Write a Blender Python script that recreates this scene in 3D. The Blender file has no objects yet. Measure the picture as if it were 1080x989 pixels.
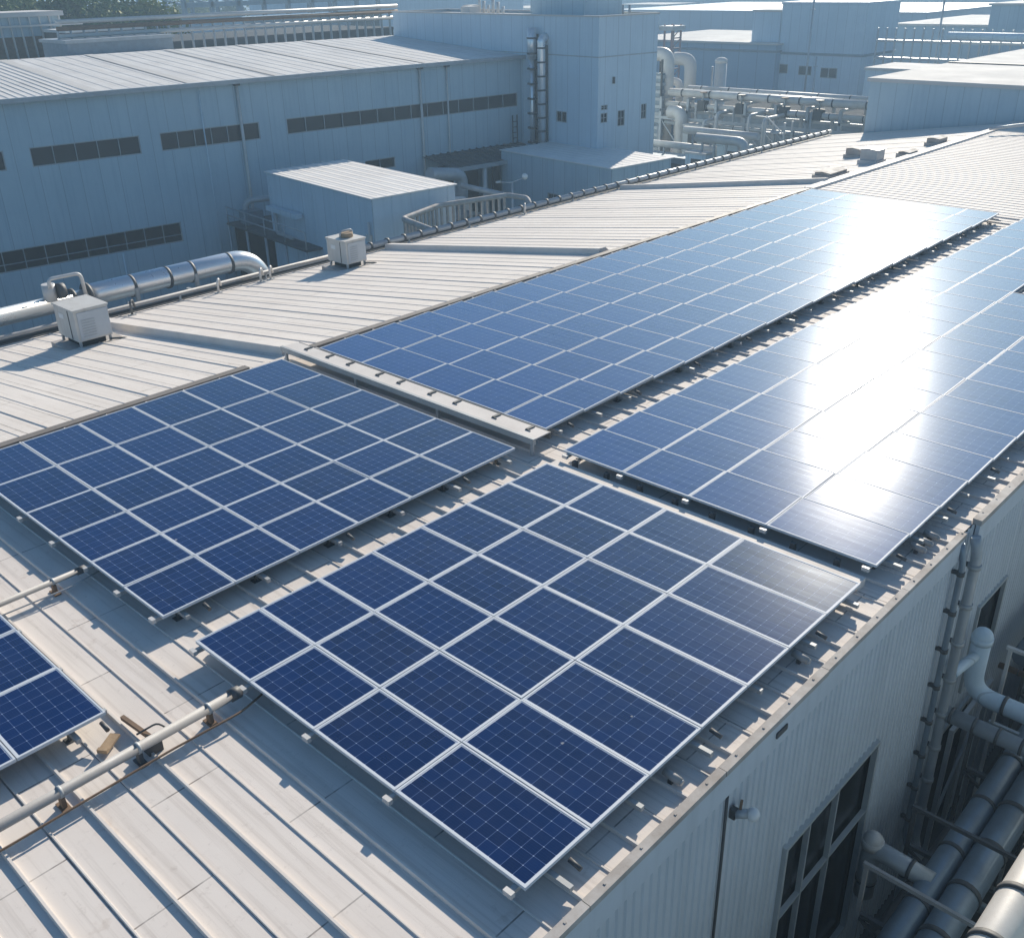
import bpy, math, random
from mathutils import Vector, Matrix
random.seed(7)
S = bpy.context.scene
COL = S.collection
rad = math.radians

# ---------------------------------------------------------------- camera
FOC = 1046.268 / 1080.0
CAM = Vector((-4.82732, -4.54895, 7.75689))
CR = Vector((0.68277295, -0.73036848, -0.01956985))
CU = Vector((0.33847775, 0.2924561, 0.89437254))
CF = Vector((0.6474982, 0.61727734, -0.44689459))
cd = bpy.data.cameras.new('camera')
cd.sensor_fit = 'HORIZONTAL'; cd.sensor_width = 36.0; cd.lens = 36.0 * FOC
cd.clip_start = 0.1; cd.clip_end = 6000
cam = bpy.data.objects.new('camera', cd); COL.objects.link(cam)
m = Matrix((CR, CU, -CF)).transposed().to_4x4(); m.translation = CAM
cam.matrix_world = m
S.camera = cam

# ---------------------------------------------------------------- light
SUN_AZ, SUN_EL = 23.0, 24.5
w = bpy.data.worlds.new('World'); S.world = w; w.use_nodes = True
nt = w.node_tree; nt.nodes.clear()
sky = nt.nodes.new('ShaderNodeTexSky'); sky.sky_type = 'NISHITA'; sky.sun_disc = False
sky.sun_elevation = rad(SUN_EL); sky.sun_rotation = rad(90 - SUN_AZ)
sky.air_density = 1.0; sky.dust_density = 0.8; sky.ozone_density = 2.5
bg = nt.nodes.new('ShaderNodeBackground'); bg.inputs[1].default_value = 0.085
wo = nt.nodes.new('ShaderNodeOutputWorld')
tn = nt.nodes.new('ShaderNodeMix'); tn.data_type = 'RGBA'; tn.blend_type = 'MULTIPLY'   # cool white balance
tn.inputs[0].default_value = 1.0; tn.inputs[7].default_value = (.74, 1.02, 1.16, 1)
nt.links.new(sky.outputs[0], tn.inputs[6]); nt.links.new(tn.outputs[2], bg.inputs[0]); nt.links.new(bg.outputs[0], wo.inputs[0])
sl = bpy.data.lights.new('sun', 'SUN'); sl.energy = 5.0; sl.angle = rad(0.5); sl.color = (1.0, 0.91, 0.78)
so = bpy.data.objects.new('sun', sl); COL.objects.link(so)
sd = Vector((math.cos(rad(SUN_AZ)) * math.cos(rad(SUN_EL)), math.sin(rad(SUN_AZ)) * math.cos(rad(SUN_EL)), math.sin(rad(SUN_EL))))
so.rotation_euler = sd.to_track_quat('Z', 'Y').to_euler()
S.view_settings.view_transform = 'Standard'; S.view_settings.look = 'None'
S.view_settings.gamma = 1.0; S.view_settings.exposure = 0.36
S.cycles.max_bounces = 6; S.cycles.diffuse_bounces = 3; S.cycles.glossy_bounces = 3
S.cycles.volume_bounces = 0
S.cycles.sample_clamp_indirect = 4.0
S.cycles.use_denoising = True

# ---------------------------------------------------------------- helpers
GZ = -8.5          # yard level
RZ = -0.28         # panelled roof sheet level
RIDGE = 14.7       # ridge line (y)
SLOPE = math.tan(rad(8.0))
LEFT_EAVE = 25.8

def at(px, py, x=None, y=None, z=None):
    """world point where the sight line of a photo pixel meets a plane"""
    d = CF + CR * ((px - 540) / 1046.268) - CU * ((py - 494.5) / 1046.268)
    if x is not None: t = (x - CAM.x) / d.x
    elif y is not None: t = (y - CAM.y) / d.y
    else: t = (z - CAM.z) / d.z
    return CAM + d * t

def zl(y):          # height of the far roof slope at y
    return RZ - (y - RIDGE) * SLOPE

def fillet(pts, r, seg=5):
    pts = [Vector(p) for p in pts]; out = [pts[0]]
    for i in range(1, len(pts) - 1):
        a, b, c = pts[i - 1], pts[i], pts[i + 1]
        u, v = (a - b), (c - b)
        rr = min(r, u.length * .49, v.length * .49)
        p0 = b + u.normalized() * rr; p2 = b + v.normalized() * rr
        for k in range(seg + 1):
            t = k / seg
            out.append(p0 * (1 - t) ** 2 + b * 2 * t * (1 - t) + p2 * t * t)
    out.append(pts[-1]); return out

class MB:
    def __init__(s): s.v = []; s.f = []; s.sm = []; s.uv = {}; s.mi = []
    def face(s, pts, smooth=False, uv=None, mi=0):
        i = len(s.v); s.v += [tuple(p) for p in pts]
        s.f.append(list(range(i, i + len(pts)))); s.sm.append(smooth); s.mi.append(mi)
        if uv: s.uv[len(s.f) - 1] = uv
        return s
    def box(s, x0, x1, y0, y1, z0, z1, mi=0):
        i = len(s.v)
        s.v += [(x, y, z) for z in (z0, z1) for y in (y0, y1) for x in (x0, x1)]
        for q in ((0, 2, 3, 1), (4, 5, 7, 6), (0, 1, 5, 4), (2, 6, 7, 3), (0, 4, 6, 2), (1, 3, 7, 5)):
            s.f.append([i + k for k in q]); s.sm.append(False); s.mi.append(mi)
        return s
    def tube(s, pts, r, n=12, caps=True, r1=None, mi=0):
        pts = [Vector(p) for p in pts]; N = len(pts); base = len(s.v)
        t0 = (pts[1] - pts[0]).normalized()
        up = Vector((0, 0, 1)) if abs(t0.z) < .9 else Vector((1, 0, 0))
        a = t0.cross(up).normalized()
        for k, p in enumerate(pts):
            ta = (pts[k] - pts[k - 1]).normalized() if k else t0
            tb = (pts[k + 1] - pts[k]).normalized() if k < N - 1 else ta
            t = (ta + tb); t = t.normalized() if t.length > 1e-6 else ta
            a = (a - t * a.dot(t)).normalized(); b = t.cross(a)
            c = max(.5, ta.dot(t)); rr = (r if r1 is None else r + (r1 - r) * k / (N - 1)) / c ** .5
            for j in range(n):
                g = 2 * math.pi * j / n
                s.v.append(tuple(p + (a * math.cos(g) + b * math.sin(g)) * rr))
        for k in range(N - 1):
            for j in range(n):
                j2 = (j + 1) % n
                s.f.append([base + k * n + j, base + k * n + j2, base + (k + 1) * n + j2, base + (k + 1) * n + j])
                s.sm.append(True); s.mi.append(mi)
        if caps:
            s.f.append([base + j for j in range(n)][::-1]); s.sm.append(False); s.mi.append(mi)
            s.f.append([base + (N - 1) * n + j for j in range(n)]); s.sm.append(False); s.mi.append(mi)
        return s
    def bar(s, a, b, w_, h_, mi=0):      # rectangular bar between two points
        a, b = Vector(a), Vector(b); t = (b - a).normalized()
        up = Vector((0, 0, 1)) if abs(t.z) < .95 else Vector((1, 0, 0))
        u = t.cross(up).normalized() * w_ / 2; v = u.cross(t).normalized() * h_ / 2
        i = len(s.v)
        s.v += [tuple(p + q) for p in (a, b) for q in (-u - v, u - v, u + v, -u + v)]
        for q in ((0, 1, 5, 4), (1, 2, 6, 5), (2, 3, 7, 6), (3, 0, 4, 7), (3, 2, 1, 0), (4, 5, 6, 7)):
            s.f.append([i + k for k in q]); s.sm.append(False); s.mi.append(mi)
        return s
    def ball(s, c, r, n=12, m_=8, sq=(1, 1, 1)):
        base = len(s.v); c = Vector(c)
        for k in range(m_ + 1):
            th = math.pi * k / m_
            for j in range(n):
                ph = 2 * math.pi * j / n
                s.v.append((c.x + r * sq[0] * math.sin(th) * math.cos(ph), c.y + r * sq[1] * math.sin(th) * math.sin(ph), c.z + r * sq[2] * math.cos(th)))
        for k in range(m_):
            for j in range(n):
                j2 = (j + 1) % n
                s.f.append([base + k * n + j, base + (k + 1) * n + j, base + (k + 1) * n + j2, base + k * n + j2]); s.sm.append(True); s.mi.append(0)
        return s
    def mesh(s, name, mats):
        me = bpy.data.meshes.new(name); me.from_pydata(s.v, [], s.f)
        for mt in (mats if isinstance(mats, (list, tuple)) else [mats]): me.materials.append(mt)
        me.polygons.foreach_set('use_smooth', s.sm); me.polygons.foreach_set('material_index', s.mi)
        if s.uv:
            ul = me.uv_layers.new(name='UVMap')
            for fi, uvs in s.uv.items():
                for li, q in zip(me.polygons[fi].loop_indices, uvs): ul.data[li].uv = q
        me.update(); return me
    def build(s, name, mats, parent=None):
        o = bpy.data.objects.new(name, s.mesh(name, mats)); COL.objects.link(o)
        if parent: o.parent = parent
        return o

def tag(o, label=None, cat=None, group=None, kind=None):
    if label: o['label'] = label
    if cat: o['category'] = cat
    if group: o['group'] = group
    if kind: o['kind'] = kind
    return o
def thing(name, label, cat, loc=(0, 0, 0), rz=0.0, group=None):
    o = bpy.data.objects.new(name, None); COL.objects.link(o)
    o.empty_display_size = .2
    o.location = loc; o.rotation_euler = (0, 0, rz)
    return tag(o, label, cat, group)
def inst(name, me, parent=None, loc=(0, 0, 0)):
    o = bpy.data.objects.new(name, me); COL.objects.link(o); o.location = loc
    if parent: o.parent = parent
    return o

# ---------------------------------------------------------------- materials
def _nodes(name):
    mt = bpy.data.materials.new(name); mt.use_nodes = True
    n = mt.node_tree; b = n.nodes['Principled BSDF']; return mt, n, b
def L(n, a, b): n.links.new(a, b)
def noise(n, co, scale, det=4, rough=.6, vec=None, dist=0.0):
    t = n.nodes.new('ShaderNodeTexNoise'); t.inputs['Scale'].default_value = scale
    t.inputs['Detail'].default_value = det; t.inputs['Roughness'].default_value = rough
    t.inputs['Distortion'].default_value = dist
    if vec:
        mp = n.nodes.new('ShaderNodeMapping'); mp.inputs['Scale'].default_value = vec
        L(n, co, mp.inputs[0]); co = mp.outputs[0]
    L(n, co, t.inputs['Vector']); return t.outputs['Fac']
def ramp(n, fac, stops):
    r = n.nodes.new('ShaderNodeValToRGB'); e = r.color_ramp.elements
    while len(e) < len(stops): e.new(.5)
    for k, (p, c) in enumerate(stops):
        e[k].position = p; e[k].color = (c, c, c, 1) if isinstance(c, (int, float)) else (*c, 1)
    L(n, fac, r.inputs[0]); return r.outputs[0]
def mix(n, fac, a, b, mode='MIX'):
    x = n.nodes.new('ShaderNodeMix'); x.data_type = 'RGBA'; x.blend_type = mode
    for sock, v in ((x.inputs[0], fac), (x.inputs[6], a), (x.inputs[7], b)):
        if isinstance(v, (int, float)): sock.default_value = v
        elif isinstance(v, tuple): sock.default_value = (*v, 1)
        else: L(n, v, sock)
    return x.outputs[2]
def mth(n, op, a, b=None, c=None):
    x = n.nodes.new('ShaderNodeMath'); x.operation = op
    for sock, v in zip(x.inputs, (a, b, c)):
        if v is None: continue
        if isinstance(v, (int, float)): sock.default_value = v
        else: L(n, v, sock)
    return x.outputs[0]
def bump(n, b, h, strength=.3, dist=.02):
    x = n.nodes.new('ShaderNodeBump'); x.inputs['Strength'].default_value = strength; x.inputs['Distance'].default_value = dist
    L(n, h, x.inputs['Height']); L(n, x.outputs[0], b.inputs['Normal'])
def objco(n):
    return n.nodes.new('ShaderNodeTexCoord').outputs['Object']
def paint(name, col, rough=.55, metal=0.0, dirt=.25, dcol=None, scale=1.2, streak=False, bmp=.1, spec=None, joints=0):
    mt, n, b = _nodes(name); co = objco(n)
    a = noise(n, co, scale, 6, .65)
    fa = ramp(n, a, [(.35, 0.0), (.72, 1.0)])
    dcol = dcol or tuple(c * .55 for c in col)
    c1 = mix(n, mth(n, 'MULTIPLY', fa, dirt), col, dcol)
    if streak:
        s2 = noise(n, co, 1.0, 5, .6, (5, 5, .25))
        c1 = mix(n, mth(n, 'MULTIPLY', ramp(n, s2, [(.5, 0.0), (.75, 1.0)]), dirt * 1.3), c1, dcol)
    f2 = noise(n, co, scale * 14, 4, .7)
    c1 = mix(n, mth(n, 'MULTIPLY', ramp(n, f2, [(.55, 0.0), (.8, 1.0)]), dirt * .6), c1, dcol)
    hgt = f2
    if joints:
        sp = n.nodes.new('ShaderNodeSeparateXYZ'); L(n, co, sp.inputs[0])
        q = mth(n, 'DIVIDE', mth(n, 'ADD', sp.outputs[0], sp.outputs[1]), joints)
        fr = mth(n, 'FRACT', q)
        ln = mth(n, 'LESS_THAN', fr, .035)
        wn = n.nodes.new('ShaderNodeTexWhiteNoise'); wn.noise_dimensions = '1D'; L(n, mth(n, 'FLOOR', q), wn.inputs['W'])
        c1 = mix(n, mth(n, 'MULTIPLY', wn.outputs['Value'], .16), c1, dcol)
        c1 = mix(n, mth(n, 'MULTIPLY', ln, .45), c1, tuple(c * .5 for c in dcol))
        rb_ = mth(n, 'PINGPONG', mth(n, 'MULTIPLY', q, joints / .25), .5)
        hgt = mth(n, 'ADD', f2, mth(n, 'MULTIPLY', mth(n, 'GREATER_THAN', rb_, .32), 1.2))
        bmp = .35
    L(n, c1, b.inputs['Base Color'])
    b.inputs['Roughness'].default_value = rough; b.inputs['Metallic'].default_value = metal
    L(n, mth(n, 'ADD', mth(n, 'MULTIPLY', a, .25), rough - .12), b.inputs['Roughness'])
    if spec is not None: b.inputs['Specular IOR Level'].default_value = spec
    if bmp: bump(n, b, hgt, bmp, .01)
    return mt

def roof_sheet(name, base, tint, dirtc, seam_len, rib, strength=.5):
    """weathered coated steel: base tone, blotches, run-off streaks, lapped sheet ends"""
    mt, n, b = _nodes(name); co = objco(n)
    big = noise(n, co, .35, 5, .6)
    c = mix(n, ramp(n, big, [(.35, 0.0), (.7, 1.0)]), base, tint)
    stre = noise(n, co, 1.0, 6, .65, (12.0, .3, 1))
    c = mix(n, mth(n, 'MULTIPLY', ramp(n, stre, [(.5, 0.0), (.78, 1.0)]), strength), c, dirtc)
    br = n.nodes.new('ShaderNodeTexBrick'); br.inputs['Scale'].default_value = 1.0
    br.inputs['Mortar Size'].default_value = .012; br.inputs['Mortar Smooth'].default_value = .5
    br.inputs['Brick Width'].default_value = seam_len; br.inputs['Row Height'].default_value = rib
    br.inputs['Color1'].default_value = (1, 1, 1, 1); br.inputs['Color2'].default_value = (.86, .86, .86, 1); br.inputs['Mortar'].default_value = (0, 0, 0, 1)
    sp = n.nodes.new('ShaderNodeSeparateXYZ'); L(n, co, sp.inputs[0])
    cb = n.nodes.new('ShaderNodeCombineXYZ'); L(n, sp.outputs[1], cb.inputs[0]); L(n, sp.outputs[0], cb.inputs[1])
    L(n, cb.outputs[0], br.inputs['Vector'])
    brk = noise(n, co, 3.0, 4, .7)
    c = mix(n, .55, c, br.outputs['Color'], 'MULTIPLY') if False else mix(n, mth(n, 'MULTIPLY', mth(n, 'MULTIPLY', br.outputs['Fac'], ramp(n, brk, [(.42, 0.0), (.6, 1.0)])), .65), c, (.16, .13, .11))
    c = mix(n, .35, c, br.outputs['Color'], 'MULTIPLY')
    sp2 = noise(n, co, 9.0, 6, .75)
    c = mix(n, mth(n, 'MULTIPLY', ramp(n, sp2, [(.58, 0.0), (.72, 1.0)]), .5), c, dirtc)
    rust = noise(n, co, 1.7, 5, .7)
    c = mix(n, mth(n, 'MULTIPLY', ramp(n, rust, [(.62, 0.0), (.8, 1.0)]), .5), c, (.34, .23, .15))
    L(n, c, b.inputs['Base Color']); b.inputs['Roughness'].default_value = .7; b.inputs['Specular IOR Level'].default_value = .12
    bump(n, b, mth(n, 'ADD', noise(n, co, 2.2, 3, .5), mth(n, 'MULTIPLY', sp2, .3)), .13, .02)
    return mt

def cells(name, ca, cb, cc):
    mt, n, b = _nodes(name)
    uv = n.nodes.new('ShaderNodeTexCoord').outputs['UV']
    sp = n.nodes.new('ShaderNodeSeparateXYZ'); L(n, uv, sp.inputs[0])
    u, v = sp.outputs[0], sp.outputs[1]
    def line(x, hw):      # 1 near integer values of x
        f = mth(n, 'ABSOLUTE', mth(n, 'SUBTRACT', mth(n, 'FRACT', mth(n, 'ADD', x, .5)), .5))
        return mth(n, 'SUBTRACT', 1.0, mth(n, 'SMOOTH_MIN', mth(n, 'DIVIDE', f, hw), 1.0, .15))
    gu, gv = line(u, .024), line(v, .024)
    gap = mth(n, 'MAXIMUM', gu, gv)
    bus = line(mth(n, 'MULTIPLY', v, 5.0), .045)
    fin = line(mth(n, 'MULTIPLY', u, 3.0), .03)
    oi = n.nodes.new('ShaderNodeObjectInfo')
    wn = n.nodes.new('ShaderNodeTexWhiteNoise'); wn.noise_dimensions = '3D'
    fl = n.nodes.new('ShaderNodeVectorMath'); fl.operation = 'FLOOR'; L(n, uv, fl.inputs[0])
    ad = n.nodes.new('ShaderNodeVectorMath'); ad.operation = 'ADD'; L(n, fl.outputs[0], ad.inputs[0])
    L(n, oi.outputs['Location'], ad.inputs[1]); L(n, ad.outputs[0], wn.inputs['Vector'])
    c = mix(n, wn.outputs['Value'], ca, cb)
    c = mix(n, oi.outputs['Random'], c, mix(n, .6, c, cc))
    c = mix(n, mth(n, 'MULTIPLY', bus, .30), c, (.035, .07, .20))
    c = mix(n, mth(n, 'MULTIPLY', fin, .05), c, (.06, .10, .25))
    c = mix(n, mth(n, 'MULTIPLY', gap, .5), c, (.24, .33, .55))
    dot = mth(n, 'GREATER_THAN', mth(n, 'MULTIPLY', line(u, .085), line(v, .085)), .45)
    c = mix(n, mth(n, 'MULTIPLY', dot, .6), c, (.5, .58, .72))
    co = n.nodes.new('ShaderNodeNewGeometry').outputs['Position']
    vo = n.nodes.new('ShaderNodeTexVoronoi'); vo.inputs['Scale'].default_value = 1.1; L(n, co, vo.inputs['Vector'])
    vd = mth(n, 'ADD', vo.outputs['Distance'], mth(n, 'MULTIPLY', noise(n, co, 40.0, 2, .6), .05))
    c = mix(n, mth(n, 'MULTIPLY', mth(n, 'LESS_THAN', vd, .048), .55), c, (.5, .48, .44))
    dust = noise(n, co, .9, 6, .7)
    c = mix(n, mth(n, 'MULTIPLY', ramp(n, dust, [(.42, 0.0), (.8, 1.0)]), .03), c, (.45, .42, .38))
    spk = noise(n, co, 26.0, 3, .8)
    c = mix(n, mth(n, 'MULTIPLY', ramp(n, spk, [(.70, 0.0), (.78, 1.0)]), .04), c, (.5, .48, .45))
    L(n, c, b.inputs['Base Color'])
    L(n, mth(n, 'ADD', mth(n, 'MULTIPLY', dust, .02), .045), b.inputs['Roughness'])
    b.inputs['IOR'].default_value = 1.62
    b.inputs['Coat Weight'].default_value = .10; b.inputs['Coat Roughness'].default_value = .20; b.inputs['Specular Tint'].default_value = (.50, .76, 1, 1)
    # slight waviness of glass, per panel
    h = noise(n, co, 1.0, 2, .5, (7.0, .9, 1.0))      # roller wave of tempered glass
    bump(n, b, h, 1.0, .0035)
    return mt

M = {}
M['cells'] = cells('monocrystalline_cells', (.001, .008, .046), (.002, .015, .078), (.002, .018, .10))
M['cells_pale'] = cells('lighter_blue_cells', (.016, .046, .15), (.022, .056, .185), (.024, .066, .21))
M['alu'] = paint('anodised_aluminium', (.60, .63, .67), .6, 0, .18, bmp=0, spec=.2)
M['back'] = paint('white_backsheet', (.55, .59, .66), .6, 0, .1, bmp=0, spec=.2)
M['steel'] = paint('galvanised_steel', (.42, .43, .43), .6, .2, .4)
M['dsteel'] = paint('weathered_dark_steel', (.10, .10, .10), .6, .2, .5)
M['roof'] = roof_sheet('coated_roof_sheet', (.77, .70, .635), (.71, .64, .58), (.46, .40, .35), 2.6, .9, .7)
M['roofl'] = roof_sheet('far_slope_roof_sheet', (.80, .73, .66), (.74, .67, .60), (.5, .43, .37), 5.2, .84, .6)
M['rib'] = paint('roof_rib_coating', (.75, .69, .63), .65, 0, .35, (.42, .37, .33), spec=.12)
M['trim'] = paint('peeling_edge_flashing', (.48, .455, .43), .7, 0, .7, (.26, .21, .17), 2.5, spec=.15)
M['ridge'] = paint('dirty_ridge_cap', (.22, .19, .165), .65, 0, .6, (.12, .10, .08))
M['wallA'] = paint('pale_blue_wall_cladding', (.58, .63, .68), .5, 0, .3, (.36, .40, .43), .6, True, .05)
M['wallB'] = paint('blue_factory_cladding', (.48, .60, .655), .55, 0, .42, (.30, .42, .50), .3, True, .05, joints=1.0)
M['wallC'] = paint('light_blue_block_cladding', (.58, .69, .76), .6, 0, .34, (.40, .50, .57), .3, True, .05, joints=1.1)
M['far'] = paint('far_blue_cladding', (.33, .46, .56), .6, 0, .2, (.24, .34, .42), .15, True, 0, joints=2.4)
M['farw'] = paint('far_white_roof', (.62, .595, .565), .8, 0, .4, (.42, .40, .37), .3, False, 0, spec=.1)
M['roofb'] = roof_sheet('factory_roof_sheet', (.76, .73, .69), (.64, .62, .60), (.42, .37, .32), 9.0, 1.1, .8)
M['shedroof'] = paint('shed_roof_sheet', (.84, .81, .77), .7, 0, .4, (.6, .56, .52), .5, spec=.15)
M['glass'] = paint('dark_window_glass', (.008, .011, .013), .2, 0, .3, (.02, .024, .025), 1.5, False, 0, spec=.3)
M['dglass'] = paint('dusty_band_glass', (.018, .025, .028), .35, 0, .3, (.035, .042, .045), .8, False, 0)
M['wframe'] = paint('window_frame_paint', (.42, .45, .46), .5, .1, .3)
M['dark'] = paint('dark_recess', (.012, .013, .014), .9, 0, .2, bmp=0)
M['pipe'] = paint('grey_pipe_lagging', (.42, .45, .47), .45, .25, .4, (.22, .22, .22), 2.0)
M['pipew'] = paint('pale_pipe_lagging', (.62, .60, .57), .5, .1, .4, (.36, .32, .28), 1.2)
M['pipe2'] = paint('dull_conduit', (.38, .365, .35), .6, 0, .5, (.3, .27, .24), 2.0)
M['droof'] = paint('dark_flat_roof', (.05, .06, .07), .9, 0, .3, spec=.05, bmp=0)
M['pipeb'] = paint('blue_grey_pipe_coat', (.23, .29, .345), .42, .35, .5, (.16, .17, .18), 2.5)
M['chrome'] = paint('bright_duct_cladding', (.78, .79, .80), .30, .6, .25, (.5, .5, .5), 1.5)
M['band'] = paint('dark_pipe_band', (.10, .10, .10), .6, .2, .3)
M['acbody'] = paint('ac_cabinet_paint', (.62, .59, .54), .5, 0, .35, (.40, .36, .31), 2.0, True)
M['acside'] = paint('ac_grey_panel', (.52, .55, .57), .45, .1, .3)
M['rust'] = paint('rusty_brown', (.24, .15, .09), .8, 0, .6, (.1, .07, .05), 4)
M['wood'] = paint('weathered_board', (.42, .29, .17), .8, 0, .6, (.2, .13, .08), 6)
M['conc'] = paint('yard_concrete', (.09, .10, .11), .9, 0, .5, (.05, .055, .06), .08, spec=.1)
M['alley_shade'] = paint('shade_dark_alley_floor', (.04, .042, .044), .85, 0, .5, (.02, .02, .02), 1)  # floor colour darkened to carry the deep shade of the alley
M['bark'] = paint('tree_bark', (.10, .08, .06), .9, 0, .4)
M['lampw'] = paint('lamp_white_enamel', (.75, .75, .73), .4, 0, .1)
M['green'] = paint('green_cage_paint', (.16, .36, .18), .5, 0, .2)
M['redst'] = paint('faded_red_steel', (.40, .30, .30), .6, .1, .3)
def leafmat(name, a, b2):
    mt, n, b = _nodes(name)
    g = n.nodes.new('ShaderNodeNewGeometry')
    c = mix(n, g.outputs['Random Per Island'], a, b2)
    L(n, c, b.inputs['Base Color']); b.inputs['Roughness'].default_value = .6
    b.inputs['Specular IOR Level'].default_value = .05
    return mt
M['leaf1'] = leafmat('olive_foliage', (.12, .16, .035), (.28, .28, .07))
M['leaf2'] = leafmat('deep_foliage', (.07, .115, .035), (.16, .20, .06))

# ---------------------------------------------------------------- ground
g = MB(); R_ = 3000
g.face([(-R_, -R_, GZ), (R_, -R_, GZ), (R_, R_, GZ), (-R_, R_, GZ)])
tag(g.build('ground', M['conc']), kind='structure')
al = MB().face([(-20, -9, GZ + .004), (30, -9, GZ + .004), (30, -.55, GZ + .004), (-20, -.55, GZ + .004)])
tag(al.build('alley_pavement', M['alley_shade']), kind='structure')

# ---------------------------------------------------------------- panelled factory
X0, X1 = -14.0, 56.9
fac = thing('factory_hall', 'long factory hall under the solar arrays, pale weathered metal roof and ribbed wall', 'factory', (0, 0, GZ))
def fpart(mb, name, mat, parent=None):
    o = mb.build(name, mat, parent or fac)
    if parent is None: o.location = (0, 0, -GZ)
    return o
# roof: flat half with ribs
rs = MB()
rs.face([(X0, -.38, RZ), (X1, -.38, RZ), (X1, RIDGE, RZ), (X0, RIDGE, RZ)])
fpart(rs, 'roof_sheet', M['roof'])
ribs = MB()
x = X0 + .2; k = 0
def rib(mb, x, y0, y1, z0, z1, w_, h_):
    a = w_ * .5; b = w_ * .3
    for s0, s1 in (((-a, 0), (-b, h_)), ((-b, h_), (b, h_)), ((b, h_), (a, 0))):
        mb.face([(x + s0[0], y0, z0 + s0[1]), (x + s0[0], y1, z1 + s0[1]), (x + s1[0], y1, z1 + s1[1]), (x + s1[0], y0, z0 + s1[1])][::-1])
    mb.face([(x - a, y0, z0), (x - b, y0, z0 + h_), (x + b, y0, z0 + h_), (x + a, y0, z0)][::-1])
while x < X1:
    big = k % 2 == 0
    if x > 32.5: big = False
    h_ = .044 if big else .016
    rib(ribs, x, -.355, RIDGE - .12, RZ, RZ, .045 if big else .03, h_)
    x += .445; k += 1
fpart(ribs, 'roof_ribs', M['rib'])
# far slope, in three stepped lengths with transverse curbs
ls = MB()
ze = zl(LEFT_EAVE)
ls.face([(X0, RIDGE, RZ), (X1, RIDGE, RZ), (X1, LEFT_EAVE, ze), (X0, LEFT_EAVE, ze)])
fpart(ls, 'roof_sheet', M['roofl'])
lr = MB(); x = X0 + .4; k = 0
while x < X1:
    rib(lr, x, RIDGE + .12, LEFT_EAVE - .1, zl(RIDGE + .12), zl(LEFT_EAVE - .1), 
        .05, .020 if k % 4 == 0 else .010)
    x += .56; k += 1
fpart(lr, 'roof_ribs', M['rib'])
for xc, ww in ((7.9, .42), (19.95, .36), (34.9, .34)):
    cb = MB(); hh = .20
    y0, y1 = RIDGE + .2, LEFT_EAVE - .3
    P = [(xc - ww / 2, 0), (xc - ww / 2 + .03, hh), (xc + ww / 2, hh * .9), (xc + ww / 2 + .25, 0)]
    for (xa, za), (xb, zb) in zip(P[:-1], P[1:]):
        cb.face([(xa, y0, zl(y0) + za), (xb, y0, zl(y0) + zb), (xb, y1, zl(y1) + zb), (xa, y1, zl(y1) + za)])
    cb.face([(xx, y0, zl(y0) + zz) for xx, zz in P][::-1]); cb.face([(xx, y1, zl(y1) + zz) for xx, zz in P])
    fpart(cb, 'expansion_curb', M['rib'])
rc = MB()
for xa, xb in ((X0, 6.6), (8.3, 33)):
    rc.box(xa, xb, RIDGE - .10, RIDGE + .10, RZ - .02, RZ + .06)
fpart(rc, 'ridge_cap', M['ridge'])
fpart(MB().box(33.05, X1, RIDGE - .2, RIDGE + .2, RZ - .02, RZ + .08), 'ridge_cap', M['rib'])
# eave flashing + fascia
ef = MB(); xx = X0; rj = random.Random(3)
while xx < X1:
    xe = min(xx + 2.4, X1 if xx > 10 else 9.75)
    dz_, dy_ = rj.uniform(-.004, .006), rj.uniform(-.006, .006)
    ef.box(xx + .006, xe - .004, (-.50 if xx > 10 else -.47) + dy_, -.36, RZ - .02, RZ + (.075 if xx > 10 else .055) + dz_)
    for q in (.3, .9, 1.5, 2.1):
        if xx + q < xe: ef.box(xx + q - .012, xx + q + .012, -.42, -.396, RZ + .05, RZ + (.086 if xx > 10 else .068))
    xx = xe if xe != 9.75 else 10.25
fpart(ef, 'eave_flashing', M['trim'])
fs = MB().box(X0, 9.72, -.455, -.40, RZ - .40, RZ - .021)
fs.box(10.28, X1, -.485, -.42, RZ - .40, RZ - .021)
fpart(fs, 'fascia', M['wallA'])
# ribbed wall facing the alley, cut for its openings
YW = -.38
def ribbed(mb, xa, xb, za, zb, pitch=.15, dep=.022):
    x = xa; prof = []
    while x < xb - 1e-6:
        for dx, dy in ((0, 0), (.55, 0), (.68, -dep), (.87, -dep)):
            xx = x + dx * pitch
            if xx < xb: prof.append((xx, YW + dy))
        x += pitch
    prof.append((xb, YW))
    for (a, ya), (b, yb) in zip(prof[:-1], prof[1:]):
        mb.face([(a, ya, za), (b, yb, za), (b, yb, zb), (a, ya, zb)])
WZ1 = RZ - .03
openings = [(4.73, 7.62, -7.2, -3.0), (11.55, 12.95, -4.5, -2.55), (10.9, 12.6, GZ, -5.0)]
wl = MB()
ribbed(wl, X0, 4.73, GZ, WZ1)
ribbed(wl, 4.73, 7.62, -3.0, WZ1); ribbed(wl, 4.73, 7.62, GZ, -7.2)
ribbed(wl, 7.62, 10.9, GZ, WZ1)
ribbed(wl, 10.9, 11.55, -5.0, WZ1); ribbed(wl, 11.55, 12.6, -5.0, -4.5); ribbed(wl, 11.55, 12.6, -2.55, WZ1)
ribbed(wl, 12.6, 12.95, GZ, -4.5); ribbed(wl, 12.6, 12.95, -2.55, WZ1)
ribbed(wl, 12.95, X1, GZ, WZ1)
fpart(wl, 'wall', M['wallA'])
bk = MB().box(X0, X1, LEFT_EAVE - .35, LEFT_EAVE - .15, GZ, ze - .1)
fpart(bk, 'wall', M['wallB'])
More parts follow.
